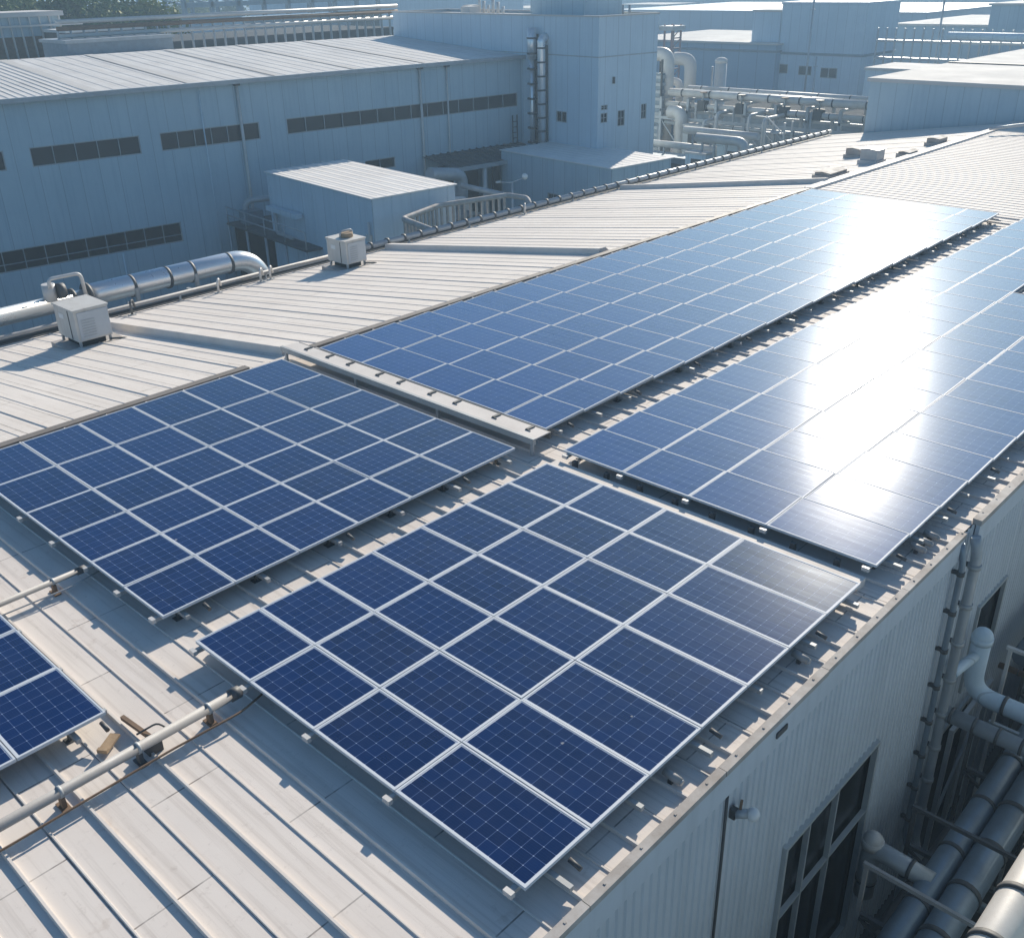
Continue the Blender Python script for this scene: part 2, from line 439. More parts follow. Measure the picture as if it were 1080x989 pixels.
ew = MB().face([(X0, YW, GZ), (X0, LEFT_EAVE - .2, GZ), (X0, LEFT_EAVE - .2, ze - .01), (X0, RIDGE, RZ - .01), (X0, YW, RZ - .01)])
fpart(ew, 'wall', M['wallA'])
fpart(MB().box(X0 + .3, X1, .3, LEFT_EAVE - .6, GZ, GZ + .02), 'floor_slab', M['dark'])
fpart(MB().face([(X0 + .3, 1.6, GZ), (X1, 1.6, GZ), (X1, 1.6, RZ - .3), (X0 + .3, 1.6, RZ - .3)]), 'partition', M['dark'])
def window(parent, xa, xb, za, zb, cols, rows, yf, yp, fw_=.06, mat='glass', off=None, dep=.05, axis='x'):
    """a window facing -Y (axis x) or -X (axis y): frame with bars, one pane sheet"""
    f = MB()
    def bx(a0, a1, z0, z1, d0, d1):
        if axis == 'x': f.box(a0, a1, d0, d1, z0, z1)
        else: f.box(d0, d1, a0, a1, z0, z1)
    d0, d1 = yf - dep, yf + .02
    bx(xa, xb, zb - fw_, zb, d0, d1); bx(xa, xb, za, za + fw_, d0, d1)
    bx(xa, xa + fw_, za + fw_, zb - fw_, d0, d1); bx(xb - fw_, xb, za + fw_, zb - fw_, d0, d1)
    bw = fw_ * .7
    cc = [xa + (xb - xa) * c for c in (cols if isinstance(cols, list) else [i / cols for i in range(1, cols)])]
    rr = [za + (zb - za) * c for c in (rows if isinstance(rows, list) else [i / rows for i in range(1, rows)])]
    for c in cc: bx(c - bw / 2, c + bw / 2, za + fw_, zb - fw_, d0 + .006, d1 - .002)
    segs = [xa + fw_] + [q for c in cc for q in (c - bw / 2, c + bw / 2)] + [xb - fw_]
    for r0 in rr:
        for s0, s1 in zip(segs[::2], segs[1::2]): bx(s0, s1, r0 - bw / 2, r0 + bw / 2, d0 + .012, d1 - .004)
    wf = f.build('window', M['wframe'], parent)
    p = MB()
    if axis == 'x': p.face([(xa + .01, yp, za + .01), (xb - .01, yp, za + .01), (xb - .01, yp, zb - .01), (xa + .01, yp, zb - .01)])
    else: p.face([(yp, xb - .01, za + .01), (yp, xa + .01, za + .01), (yp, xa + .01, zb - .01), (yp, xb - .01, zb - .01)])
    p.build('pane', M[mat], wf)
    if off: wf.location = off
    return wf
window(fac, 4.73, 7.62, -7.2, -3.0, [.24, .54], [.655], YW - .01, YW + .05, .055, off=(0, 0, -GZ), dep=.07)
window(fac, 11.55, 12.95, -4.5, -2.55, 1, 1, YW - .01, YW + .05, .06, off=(0, 0, -GZ))
dz = MB()
dz.box(10.86, 10.98, YW - .06, YW + .02, GZ, -5.0); dz.box(12.52, 12.64, YW - .06, YW + .02, GZ, -5.0); dz.box(10.98, 12.52, YW - .06, YW + .02, -5.1, -5.0)
fpart(dz, 'doorway', M['wframe'])
# gutter along the far eave
gt = MB().box(X0, X1, LEFT_EAVE - .02, LEFT_EAVE + .28, ze - .22, ze - .16)
gt.box(X0, X1, LEFT_EAVE + .22, LEFT_EAVE + .28, ze - .16, ze + .05); gt.box(X0, X1, LEFT_EAVE - .08, LEFT_EAVE - .02, ze - .22, ze + .04)
fpart(gt, 'gutter', M['dsteel'])

# ---------------------------------------------------------------- solar panels
ORD = 'zero first second third fourth fifth sixth seventh eighth ninth tenth eleventh twelfth thirteenth fourteenth fifteenth sixteenth seventeenth eighteenth nineteenth twentieth twenty-first'.split()
PM = {}
def panel_meshes(wx, wy, thin=False, cm='cells'):
    key = (round(wx, 3), round(wy, 3), thin, cm)
    if key in PM: return PM[key]
    fw_, t = (.019 if thin else .023), .042
    f = MB()
    f.box(0, wx, 0, fw_, -t, 0); f.box(0, wx, wy - fw_, wy, -t, 0)
    f.box(0, fw_, fw_, wy - fw_, -t, 0); f.box(wx - fw_, wx, fw_, wy - fw_, -t, 0)
    f.face([(fw_, fw_, -.02), (fw_, wy - fw_, -.02), (wx - fw_, wy - fw_, -.02), (wx - fw_, fw_, -.02)])
    fm = f.mesh('frame', M['alu'])
    g_ = MB(); mg = .011 if thin else .014; z = -.005
    a, b, c, d = fw_, fw_ + mg, wx - fw_ - mg, wx - fw_
    a2, b2, c2, d2 = fw_, fw_ + mg, wy - fw_ - mg, wy - fw_
    nx, ny = max(4, round((c - b) / .166)), max(4, round((c2 - b2) / .166))
    g_.face([(b, b2, z), (c, b2, z), (c, c2, z), (b, c2, z)], uv=[(0, 0), (0, nx), (ny, nx), (ny, 0)], mi=0)
    for q in ([(a, a2), (d, a2), (c, b2), (b, b2)], [(d, a2), (d, d2), (c, c2), (c, b2)], [(d, d2), (a, d2), (b, c2), (c, c2)], [(a, d2), (a, a2), (b, b2), (b, c2)]):
        g_.face([(p[0], p[1], z) for p in q], uv=[(0, 0)] * 4, mi=1)
    gm = g_.mesh('cell_sheet', [M[cm], M['back']])
    PM[key] = (fm, gm); return PM[key]
def array(xs, ys, labeler, group, skip=None, lean=0.0, thin=True, cm='cells'):
    for i in range(len(xs) - 1):
        for j in range(len(ys) - 1):
            if skip and skip(i, j): continue
            gp = .012
            wx, wy = xs[i + 1] - xs[i] - gp, ys[j + 1] - ys[j] - gp
            fm, gm = panel_meshes(wx, wy, thin, cm)
            p = thing('solar_panel', labeler(i, j), 'solar panel', (xs[i] + gp / 2, ys[j] + gp / 2, random.uniform(-.004, .004)), 0, group)
            p.rotation_euler = (rad(random.uniform(-.08, .08)), rad(-lean + random.uniform(-.12, .12)), 0)
            inst('frame', fm, p); inst('cell_sheet', gm, p)
E_x = [i * 1.0 for i in range(8)]; E_y = [0, 1.889, 3.316, 4.618, 5.878]
B_x = [0, 1.15, 2.28, 3.41, 4.55, 5.72, 7.08]; B_y = [6.7, 7.81, 8.81, 9.9, 11.09, 12.48, 13.98]
C_x = [8.08 + 1.165 * i for i in range(13)]; C2_x = [22.12 + 1.2 * i for i in range(9)]
C_y = [6.85, 7.95, 9.31, 10.79, 12.37, 13.91]
D_x = [7.58 + 1.15 * i for i in range(14)]; D2_x = [22.60 + 1.165 * i for i in range(9)]
D_y = [.04, 1.84, 3.28, 4.64, 5.99]
F_x = [-4.66, -3.59, -2.52, -1.46]; F_y = [5.41, 6.70, 7.93, 9.2, 10.5]
array(E_x, E_y, lambda i, j: f'dark blue solar panel, {ORD[i+1]} from near end, {ORD[j+1]} row from eave, nearest array', 'panels of the nearest array', thin=False)
array(B_x, B_y, lambda i, j: f'blue solar panel, {ORD[i+1]} from near end, {ORD[6-j]} row from ridge, six-row array', 'panels of the six-row array')
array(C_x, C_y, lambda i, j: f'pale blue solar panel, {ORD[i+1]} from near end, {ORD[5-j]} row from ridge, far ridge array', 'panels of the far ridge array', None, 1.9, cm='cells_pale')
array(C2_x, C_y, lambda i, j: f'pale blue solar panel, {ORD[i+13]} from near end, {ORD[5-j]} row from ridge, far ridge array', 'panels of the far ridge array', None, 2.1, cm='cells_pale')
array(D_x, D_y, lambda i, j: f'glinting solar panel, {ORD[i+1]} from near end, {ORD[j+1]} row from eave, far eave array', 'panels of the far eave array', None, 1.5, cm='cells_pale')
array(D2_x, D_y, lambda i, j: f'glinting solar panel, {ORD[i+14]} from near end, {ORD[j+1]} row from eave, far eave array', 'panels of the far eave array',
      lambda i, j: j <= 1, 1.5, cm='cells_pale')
array(F_x, F_y, lambda i, j: f'dark navy solar panel, {ORD[3-i]} from the wooden board, {ORD[j+1]} row from eave, cropped array', 'panels of the cropped corner array', thin=False)

def mounting(label, xs, ys, out_x=.07, out_y=.16, bars=None, group='mounting frames under the arrays'):
    t = thing('mounting_frame', label, 'mounting frame', (xs[0], ys[0], RZ), 0, group)
    ox, oy = xs[0], ys[0]
    Lx, Ly = xs[-1] - ox, ys[-1] - oy
    zt = -RZ - .047
    for yy in ys:
        yb = min(max(yy - oy, .12), Ly - .12)
        r_ = MB().box(-out_x, Lx + .04, yb - .03, yb + .03, zt - .055, zt)
        r_.build('rail', M['steel'], t)
        e = MB().box(-out_x - .06, -out_x - .002, yb - .055, yb + .055, zt - .05, zt + .012)
        e.build('end_clamp', M['pipew'], t)
    ft = 0
    nb = bars or max(3, int(Lx / 1.1))
    for k in range(nb):
        xb = .35 + (Lx - .7) * k / (nb - 1) + random.uniform(-.06, .06)
        ob = out_y + random.uniform(-.06, .1)
        c = MB().box(xb - .03, xb + .03, -ob, Ly + .06, zt - .115, zt - .056)
        c.build('cross_bar', M['steel'], t)
        if k % 2 == 0 or nb < 8:
            for yy in ys[::1] if nb < 9 else ys[::2]:
                if ft > 90: break
                yb = min(max(yy - oy + .2, .1), Ly - .1)
                p = MB().box(xb - .025, xb + .025, yb - .025, yb + .025, .006, zt - .116)
                p.box(xb - .07, xb + .07, yb - .06, yb + .06, .001, .012)
                p.build('foot', M['dsteel'], t); ft += 1
    # clips seen along the edge towards the eave
    for k in range(0, nb, 2):
        xb = .35 + (Lx - .7) * k / (nb - 1) + .25
        if xb > Lx: continue
        c = MB().tube([(xb, -.04, zt - .03), (xb, -.19, zt - .06)], .028, 8)
        c.build('clip', M['dsteel'], t)
    return t
mounting('steel rails and feet carrying the nearest array by the eave', E_x, E_y)
mounting('steel rails and feet carrying the six-row array by the ridge', B_x, B_y)
mounting('steel rails and feet carrying the far ridge array', [C_x[0], C2_x[-1]], C_y, .06, .14, 22)
mounting('steel rails and feet carrying the far array along the eave', [D_x[0], D2_x[-1]], D_y, .05, .16, 26)
mounting('steel rails and feet carrying the cropped corner array', F_x, F_y, .1, .1)

# raised ledge between the six-row array and the far ridge array
t = thing('cable_tray', 'raised cable tray crossing between the six-row array and the far ridge array', 'cable tray', (7.2, 6.6, RZ))
MB().box(.30, .70, 0, 7.9, .325, .345).build('tray_cover', M['rib'], t)
MB().box(.23, .298, -.02, 7.92, .24, .36).build('front_lip', M['steel'], t)
MB().box(.702, .76, 0, 7.9, .20, .33).build('rear_lip', M['dsteel'], t)
for yy in (.04, 2.6, 5.2, 7.75):
    MB().box(.24, .29, yy - .03, yy + .03, .002, .239).build('post', M['steel'], t)
for k in range(9):
    yy = .5 + k * .86 + random.uniform(-.15, .15)
    c = MB().box(.50, .70, yy - .03, yy + .03, .346, .37); c.box(.48, .499, yy - .10, yy + .03, .346, .36)
    c.build('bracket', M['dsteel'], t)
# low steel channel along the front of the far eave array
t = thing('cable_channel', 'pale steel channel across the roof before the far eave array', 'cable tray', (7.1, .1, RZ))
MB().box(.06, .30, 0, 5.9, .003, .14).build('channel_cover', M['rib'], t)
for k in range(8):
    yy = .5 + k * .72
    MB().box(.36, .44, yy - .04, yy + .04, .02, .20).build('bracket', M['dsteel'], t)

# ---------------------------------------------------------------- roof conduits and bits near the camera
def conduit(label, a, b, r, n_sup, rusty=True):
    t = thing('conduit_pipe', label, 'pipe', (0, 0, 0), 0, 'conduits on the roof')
    a, b = Vector(a), Vector(b)
    MB().tube([a, b], r, 16).build('tube', M['pipe2'], t)
    d = b - a
    for k in range(n_sup):
        p = a + d * ((k + .6) / n_sup)
        s_ = MB().box(p.x - .05, p.x + .05, p.y - .10, p.y + .10, RZ + .001, RZ + .02)
        s_.box(p.x - .025, p.x + .025, p.y - .045, p.y + .045, RZ + .02, p.z - r)
        s_.build('support', M['rust'] if k % 2 else M['dsteel'], t)
        MB().tube([p - d.normalized() * .02, p + d.normalized() * .02], r * 1.18, 16).build('clamp', M['steel'], t)
    e = b + d.normalized() * .02
    MB().tube([b - d.normalized() * .06, e + d.normalized() * .05], r * 1.3, 14).build('end_cap', M['dsteel'], t)
    return t
conduit('pale grey conduit from the picture edge to the nearest array', (-7.5, 4.62, RZ + .22), (-.22, 4.62, RZ + .22), .062, 8)
conduit('thin pale conduit running to the six-row array', (-6.5, 8.85, RZ + .20), (-.15, 8.85, RZ + .20), .045, 6)
def slim(label, pts, r, mat='pipew', name='cable'):
    o = MB().tube(fillet(pts, .1, 3), r, 8).build(name, M[mat]); return tag(o, label, 'cable')
slim('slim rusty cable lying on roof beside the pale grey conduit', [(-7.5, 4.42, RZ + .10), (-3, 4.40, RZ + .11), (-1.2, 4.43, RZ + .11), (-.3, 4.38, RZ + .12), (.2, 4.5, RZ + .13)], .014, 'rust')
slim('slim grey cable lying beside the thin pale conduit', [(-6.5, 8.7, RZ + .09), (-2, 8.72, RZ + .10), (-.4, 8.66, RZ + .11), (.3, 8.8, RZ + .12)], .012, 'steel')
wb = MB().box(-.26, .26, -.09, .09, 0, .03); wb.box(-.26, -.18, -.09, .09, .031, .05)
o = wb.build('wooden_board', M['wood']); o.scale = (.6, .7, 1); o.location = (-1.62, 5.12, RZ + .06); o.rotation_euler = (0, 0, rad(35))
tag(o, 'weathered brown board lying on roof beside the cropped corner array', 'board')
t = thing('bracket_arm', 'rusty steel bracket arm between corner array and grey conduit', 'bracket', (-1.3, 5.05, RZ))
MB().bar((0, .35, .10), (.05, -.35, .12), .05, .05).build('arm', M['rust'], t)
MB().box(-.08, .10, -.42, -.26, .002, .16).build('foot', M['dsteel'], t)
MB().tube(fillet([(-.05, -.1, .13), (.18, -.2, .22), (.28, -.34, .10)], .06, 3), .012, 6).build('wire_loop', M['dsteel'], t)

# eave drain clutter along the strip beside the nearest array
for k, (xx, ln) in enumerate(((2.3, .0), (5.15, 0), (9.0, 0), (9.25, 0), (8.75, 0))):
    t = thing('drain_stub', ['short white drain stub by the eave above the wall lamp', 'short white drain stub by the eave above the tall window',
              'middle white stub of three beside the downpipe head', 'stub nearest the downpipe head on the eave', 'stub of three nearest the nearest array corner'][k], 'drain stub', (xx, -.10, RZ + .12), 0, 'drain stubs along the eave')
    MB().tube([(0, .12, 0), (0, -.10, -.03)], .05, 12).build('tube', M['pipe2'], t)
    MB().tube([(0, -.085, -.028), (0, -.125, -.034)], .036, 12).build('bore', M['steel'], t)
    MB().box(-.03, .03, -.0, .05, -.118, -.046).build('saddle', M['dsteel'], t)

# ---------------------------------------------------------------- roof plant on the far slope
def ac_unit(label, x, y, sx, sy, h, leg=.28, guard=True):
    z0 = zl(y + sy / 2)
    t = thing('rooftop_air_unit', label, 'air unit', (x, y, z0), 0, 'air units on the far roof slope')
    MB().box(-.25, sx + .35, -.2, sy + .1, -.10, .06).build('base_pad', M['trim'], t)
    MB().box(.15, sx - .15, .15, sy - .15, .061, leg).build('plinth', M['dark'], t)
    for a, b in ((.03, .03), (sx - .09, .03), (.03, sy - .09), (sx - .09, sy - .09)):
        MB().box(a, a + .06, b, b + .06, .061, leg).build('leg', M['steel'], t)
    MB().box(0, sx, 0, sy, leg + .001, h).build('cabinet', M['acbody'], t)
    MB().box(.08, sx - .02, -.022, -.002, leg + .05, h - .05).build('side_panel', M['acside'], t)
    gv = MB()
    for q in range(7): gv.box(.16, sx * .55, -.034, -.023, leg + .12 + q * .075, leg + .15 + q * .075)
    gv.build('grille', M['pipe'], t)
    MB().box(-.012, -.001, sy * .55, sy * .78, h - .32, h - .18).build('label_plate', M['lampw'], t)
    MB().box(-.03, sx + .03, -.03, sy + .03, h + .001, h + .05).build('lid', M['acbody'], t)
    MB().box(-.015, -.001, sy * .28, sy * .30, leg + .02, h - .02).build('door_seam', M['dsteel'], t)
    if guard:
        MB().tube(fillet([(sx * .25, sy * .5, h + .05), (sx * .25, sy * .5, h + .27), (sx * .85, sy * .5, h + .27), (sx * .85, sy * .5, h + .05)], .1, 3), .035, 8).build('lifting_rail', M['steel'], t)
        MB().tube([(sx * .55, sy * .5, h + .05), (sx * .55, sy * .5, h + .2)], .24, 16).build('fan_cowl', M['wood'] if x > 10 else M['steel'], t)
    c = MB().tube(fillet([(sx - .1, -.0, .15), (sx + .25, -.15, .12), (sx + .45, -.1, .02)], .06, 3), .03, 8)
    c.build('hose', M['dsteel'], t)
    return t
ac_unit('beige rooftop air unit beside the shiny duct, larger of two', 5.95, 22.15, .98, 1.22, 1.12, .26, False)
ac_unit('smaller beige air unit with lifting rail near the white shed', 16.3, 23.4, .88, 1.08, 1.02, .24, True)
for k, (x, y, sx, sy, h, lab) in enumerate(((43.6, 17.6, .7, .7, .42, 'small grey roof vent, first from the gutter below the far wall'),
        (40.9, 15.5, .8, .8, .62, 'tallest dark roof vent by the ridge, on a white foot'),
        (36.2, 15.4, 1.6, .7, .24, 'low rounded roof vent at the far ridge array corner'),
        (47.2, 15.2, 1.1, .6, .34, 'dark roof vent on ridge nearest the far wall'),
        (43.0, 14.9, 1.0, .5, .20, 'flattest grey roof vent on the ridge between two taller vents'))):
    z0 = zl(y + sy / 2)
    t = thing('roof_vent', lab, 'roof vent', (x, y, z0), 0, 'vents near the far end of the ridge')
    MB().box(-.08, sx + .08, -.08, sy + .08, -.1, .14).build('curb', M['farw'] if k == 1 else M['trim'], t)
    b_ = MB().box(0, sx, 0, sy, .141, h)
    b_.face([(-.06, -.06, h + .002), (sx + .06, -.06, h + .002), (sx + .06, sy * .5, h + .05), (-.06, sy * .5, h + .05)])
    b_.face([(-.06, sy * .5, h + .05), (sx + .06, sy * .5, h + .05), (sx + .06, sy + .06, h + .002), (-.06, sy + .06, h + .002)])
    b_.build('hood', M['trim'] if k != 1 else M['pipe'], t)

# shiny duct along the far gutter
t = thing('insulated_duct', 'big shiny metal duct with dark bands along the far gutter', 'duct', (0, 0, 0))
DY, DZ = 26.75, -1.27
MB().tube(fillet([(8.4, DY, DZ + .02), (14.6, DY, DZ + .02), (15.25, DY + .05, DZ - 1.6)], .9, 8), .35, 28).build('duct_run', M['chrome'], t)
MB().tube([(-12, DY, DZ - .02), (8.35, DY, DZ - .02)], .27, 28).build('duct_run', M['chrome'], t)
for xx, r_ in ((.5, .28), (4.4, .33), (4.65, .33), (7.9, .34), (8.4, .42), (9.9, .36), (11.2, .36), (12.1, .36), (13.6, .36)):
    MB().tube([(xx - .05, DY, DZ), (xx + .05, DY, DZ)], r_ + .015, 28).build('band', M['band'], t)
for xx in (-3, 0.5, 4.5, 8.4, 9.9, 12.1):
    MB().box(xx - .06, xx + .06, DY - .40, DY - .30, DZ - .62, DZ).build('hanger', M['steel'], t)
    MB().box(xx - .06, xx + .06, DY - .95, DY + .4, DZ - .70, DZ - .621).build('saddle', M['steel'], t)
t = thing('valve', 'upright valve with bent grey pipe on the shiny duct', 'valve', (7.2, DY - .1, DZ))
MB().tube([(0, 0, .15), (0, 0, .68)], .2, 16).build('body', M['pipew'], t)
MB().tube([(.2, -.1, .42), (.42, -.1, .41)], .24, 16).build('flange', M['band'], t)
MB().tube(fillet([(-.05, -.25, .6), (-.05, -.25, .88), (.95, -.3, .88), (1.0, -.3, -.3)], .18, 5), .055, 10).build('bent_pipe', M['pipew'], t)
# long pipe with couplings above the far gutter
t = thing('gutter_pipe', 'long grey service pipe with couplings along the far roof edge', 'pipe', (0, 0, 0))
GP = (LEFT_EAVE - .12, ze + .26)
MB().tube([(-12, *GP), (18.6, *GP)], .065, 10).build('pipe_run', M['pipe2'], t)
MB().tube([(18.65, *GP), (X1 - .2, *GP)], .11, 10).build('pipe_run', M['pipe'], t)
for k in range(44):
    xx = 19.2 + k * .86
    MB().tube([(xx - .05, *GP), (xx + .05, *GP)], .15, 10).build('coupling', M['dsteel'], t)
for k in range(18):
    xx = -6 + k * 3.4
    MB().box(xx - .03, xx + .03, GP[0] - .03, GP[0] + .03, zl(GP[0]) + .001, GP[1] - .06).build('stand', M['steel'], t)
for k, xx in enumerate((9.05, 12.2, 13.9, 14.3, 27.6)):
    t = thing('vent_riser', ['rusty strap riser beside the shiny duct valve', 'short hook riser under the shiny duct', 'grey hook riser beside the shiny duct elbow, nearer',
                             'grey hook riser beside the shiny duct elbow, farther', 'twin hook riser by the gutter below the low shed'][k], 'riser', (xx, LEFT_EAVE - .55, zl(LEFT_EAVE - .55)), 0, 'small risers on the far gutter')
    MB().tube(fillet([(0, 0, 0), (0, 0, .42), (.12, .1, .46), (.2, .14, .2)], .06, 3), .04, 8).build('riser_tube', M['dsteel'] if k == 0 else M['pipew'], t)
    MB().box(-.1, .1, -.1, .1, -.03, .03).build('foot', M['steel'], t)

# ---------------------------------------------------------------- blue factory with the long window bands
LROT = rad(-6.5); LO = Vector((15.25, 48.0, GZ))
blue = thing('blue_factory', 'long blue clad factory with window bands and pale pitched roof', 'factory', LO, LROT)
def G(z): return z - GZ           # local height from world z
EX = 33.13
bx_ = MB()
def holes_wall(mb, xa, xb, za, zb, hs, y=0.0):
    """wall sheet facing -Y with rectangular holes (x0,x1,z0,z1)"""
    xs = sorted({xa, xb, *[h[0] for h in hs], *[h[1] for h in hs]}); zs = sorted({za, zb, *[h[2] for h in hs], *[h[3] for h in hs]})
    for a, b in zip(xs[:-1], xs[1:]):
        for c, d in zip(zs[:-1], zs[1:]):
            if any(h[0] <= a and b <= h[1] and h[2] <= c and d <= h[3] for h in hs): continue
            mb.face([(a, y, c), (b, y, c), (b, y, d), (a, y, d)])
hb = [(-6.2, -.45, G(-.46), G(.48)), (.78, 6.36, G(-.46), G(.48)), (7.48, 13.33, G(-.46), G(.48)), (15.07, 32.7, G(-.4), G(.48)),
      (-9.0, 7.82, G(-5.36), G(-4.28)), (20.15, 22.4, G(-3.15), G(-2.5))]
holes_wall(bx_, -14, EX, 0, G(2.72), hb)
bx_.face([(-14, 0, 0), (-14, 0, G(2.72)), (-14, 28, G(2.72)), (-14, 28, 0)])
bx_.build('wall', M['wallB'], blue)
rf = MB()
RY, RZ2 = 15.2, G(3.62)
rf.face([(-14.1, -.28, G(2.80)), (EX - .02, -.28, G(2.80)), (EX - .02, RY, RZ2), (-14.1, RY, RZ2)])
rf.face([(-14.1, RY, RZ2), (EX - .02, RY, RZ2), (EX - .02, 30, G(2.7)), (-14.1, 30, G(2.7))])
rfo = rf.build('roof', M['roofb'], blue)
rb = MB(); xx = -13.9; k = 0
while xx < EX - .1:
    dense = xx < 4.3
    rib(rb, xx, -.25, RY - .1, G(2.80) + .002, RZ2 - .004, .10, .026 if dense else .012)
    xx += .42 if dense else .9
rb.build('standing_seams', M['roofb'], rfo)
for xx in (4.2, 9.4, 14.6, 19.8, 25.0):
    s_ = MB(); s_.face([(xx, -.26, G(2.80) + .03), (xx + .55, -.26, G(2.80) + .03), (xx + .55, RY - .15, RZ2 + .03), (xx, RY - .15, RZ2 + .03)])
    s_.build('skylight_strip', M['farw'], rfo)
MB().box(-14.1, EX - .03, -.46, -.285, G(2.62), G(2.84)).build('gutter', M['pipe'], blue)
for h, c, r_ in zip(hb, (5, 5, 6, 14, 16, 2), (1, 1, 1, 1, [.36], 1)):
    window(blue, h[0], h[1], h[2], h[3], c, r_, .06, .11, .05, 'glass' if r_ != 1 or h[0] > 20 else 'dglass', None, .04)
for xx, z1, z0, r_, mt in ((12.2, 2.6, -8.4, .085, 'pipew'), (9.95, 2.4, -8.4, .035, 'wallC'), (24.6, 2.6, -8.4, .085, 'pipew'), (26.7, 2.6, -8.4, .06, 'pipew'), (4.3, -5.4, -8.4, .05, 'wallC')):
    d_ = MB().tube([(xx, -.12, G(z1)), (xx, -.12, G(z0))], r_, 10)
    dp = d_.build('downpipe', M[mt], blue)
    if z1 > 2.5: MB().box(xx - .16, xx + .16, -.282, -.03, G(z1) - .1, G(z1) + .12).build('hopper', M['dsteel'], dp)
for k, zz in enumerate((-2.0,)):
    pass

# tall block at the end of the blue factory
block = thing('tall_block', 'tall pale blue windowed block joined to the blue factory end', 'building', LO, LROT)
BT = 5.22; BY0, BY1, BX1 = -7.31, 15.0, 38.5
wb_ = MB()
bh = [(33.4, 34.0, G(-.95), G(-.36)), (34.95, 35.6, G(-1.3), G(-.33)), (37.15, 37.65, G(-1.06), G(-.12)), (33.42, 34.0, G(-.18), G(.12))]
holes_wall(wb_, EX, BX1, 0, G(BT), bh, BY0)
lh = (BY0 + 2.85, BY0 + 3.85, G(-1.15), G(-.45))
for (ya, yb, za, zb) in ((BY0, lh[0], 0, G(BT)), (lh[1], BY1, 0, G(BT)), (lh[0], lh[1], 0, lh[2]), (lh[0], lh[1], lh[3], G(BT))):
    wb_.face([(EX, yb, za), (EX, ya, za), (EX, ya, zb), (EX, yb, zb)])
wb_.face([(BX1, BY0, 0), (BX1, BY1, 0), (BX1, BY1, G(BT)), (BX1, BY0, G(BT))])
wb_.face([(EX, BY1, 0), (EX, BY1, G(BT)), (BX1, BY1, G(BT)), (BX1, BY1, 0)])
wb_.build('wall', M['wallC'], block)
MB().box(EX + .02, BX1 - .02, BY0 + .02, BY1 - .02, G(BT) - .25, G(BT) - .12).build('roof', M['farw'], block)
cp = MB().box(EX - .06, BX1 + .06, BY0 - .06, BY0 + .12, G(BT) + .002, G(BT) + .10)
cp.box(EX - .06, EX + .12, BY0 + .12, BY1 + .06, G(BT) + .002, G(BT) + .10); cp.box(BX1 - .12, BX1 + .06, BY0 + .12, BY1 + .06, G(BT) + .002, G(BT) + .10)
cp.box(EX + .12, BX1 - .12, BY1 - .12, BY1 + .06, G(BT) + .002, G(BT) + .10)
cp.build('coping', M['farw'], block)
MB().box(EX - .03, BX1 + .03, BY0 - .03, BY0 - .001, G(2.93), G(2.99)).build('cladding_joint', M['wframe'], block)
MB().box(EX - .03, EX - .001, BY0, BY1, G(2.93), G(2.99)).build('cladding_joint', M['wframe'], block)
for h in bh: window(block, h[0], h[1], h[2], h[3], 2, 2, BY0 + .05, BY0 + .10, .04, 'dglass', None, .07)
window(block, lh[0], lh[1], lh[2], lh[3], 2, 1, EX + .05, EX + .10, .05, 'glass', None, .07, 'y')
MB().box(34.4, 34.5, BY0 - .15, BY0 - .002, G(1.35), G(1.75)).build('wall_lamp', M['dsteel'], block)
# roof house and clutter on top of the block
ph = MB().box(34.5, 37.9, -4.6, 0.6, G(BT) - .115, G(BT) + 1.3)
ph.build('roof_house', M['wallB'], block)
for k in range(6):
    MB().tube([(34.1 + .55 * k, 3.0 + 1.2 * k, G(BT) - .12), (34.1 + .55 * k, 3.0 + 1.2 * k, G(BT) + .5 + .25 * (k % 3))], .11, 8).build('vent_pipe', M['pipew'], block)
for k in range(3):
    MB().box(34 + k * 1.3, 34.9 + k * 1.3, 6.6 + k * 1.5, 7.6 + k * 1.5, G(BT) - .118, G(BT) + .45).build('roof_box', M['farw'], block)
for k in range(5):
    MB().tube([(38.0, -5.2 + k * .6, G(BT) - .12), (38.0, -5.2 + k * .6, G(BT) + .55)], .08, 8).build('vent_pipe', M['pipe'], block)

def lthing(name, label, cat, loc, group=None):   # thing placed in the blue factory's own axes
    w_ = Matrix.Rotation(LROT, 4, 'Z') @ Vector((loc[0], loc[1], 0))
    return thing(name, label, cat, (LO.x + w_.x, LO.y + w_.y, loc[2]), LROT, group)
# banded exhaust ducts in the corner
for k, (ly, top, r_, lab) in enumerate(((-1.62, 4.55, .30, 'taller banded exhaust duct in the corner of the tall block'), (-2.55, 3.9, .27, 'shorter banded exhaust duct with bent top beside the taller duct'))):
    t = lthing('exhaust_duct', lab, 'duct', (EX - .5, ly, -4.0), 'banded ducts on the tall block')
    H = top + 4.0
    if k == 0: MB().tube([(0, 0, 0), (0, 0, H - 1.6)], r_ * .55, 14).build('shaft', M['chrome'], t); MB().tube([(0, 0, H - 1.9), (0, 0, H)], r_, 14).build('head', M['chrome'], t)
    else: MB().tube(fillet([(0, 0, 0), (0, 0, H), (.5, .1, H + .05)], .4, 5), r_, 14).build('shaft', M['chrome'], t)
    for q in range(9):
        zz = .5 + q * H / 9.2
        MB().tube([(0, 0, zz - .05), (0, 0, zz + .05)], r_ * 1.12, 14).build('band', M['band'], t)
    MB().box(.3, .48, -.12, .12, .3, H - .4).build('wall_bracket', M['dsteel'], t)
t = lthing('cable_ladder', 'dark ladder rack beside the banded ducts on the blue wall', 'ladder', (EX - 1.15, -.25, GZ))
MB().box(0, .06, -.06, 0, 3, 7.6).build('stile', M['dsteel'], t); MB().box(.4, .46, -.06, 0, 3, 7.6).build('stile', M['dsteel'], t)
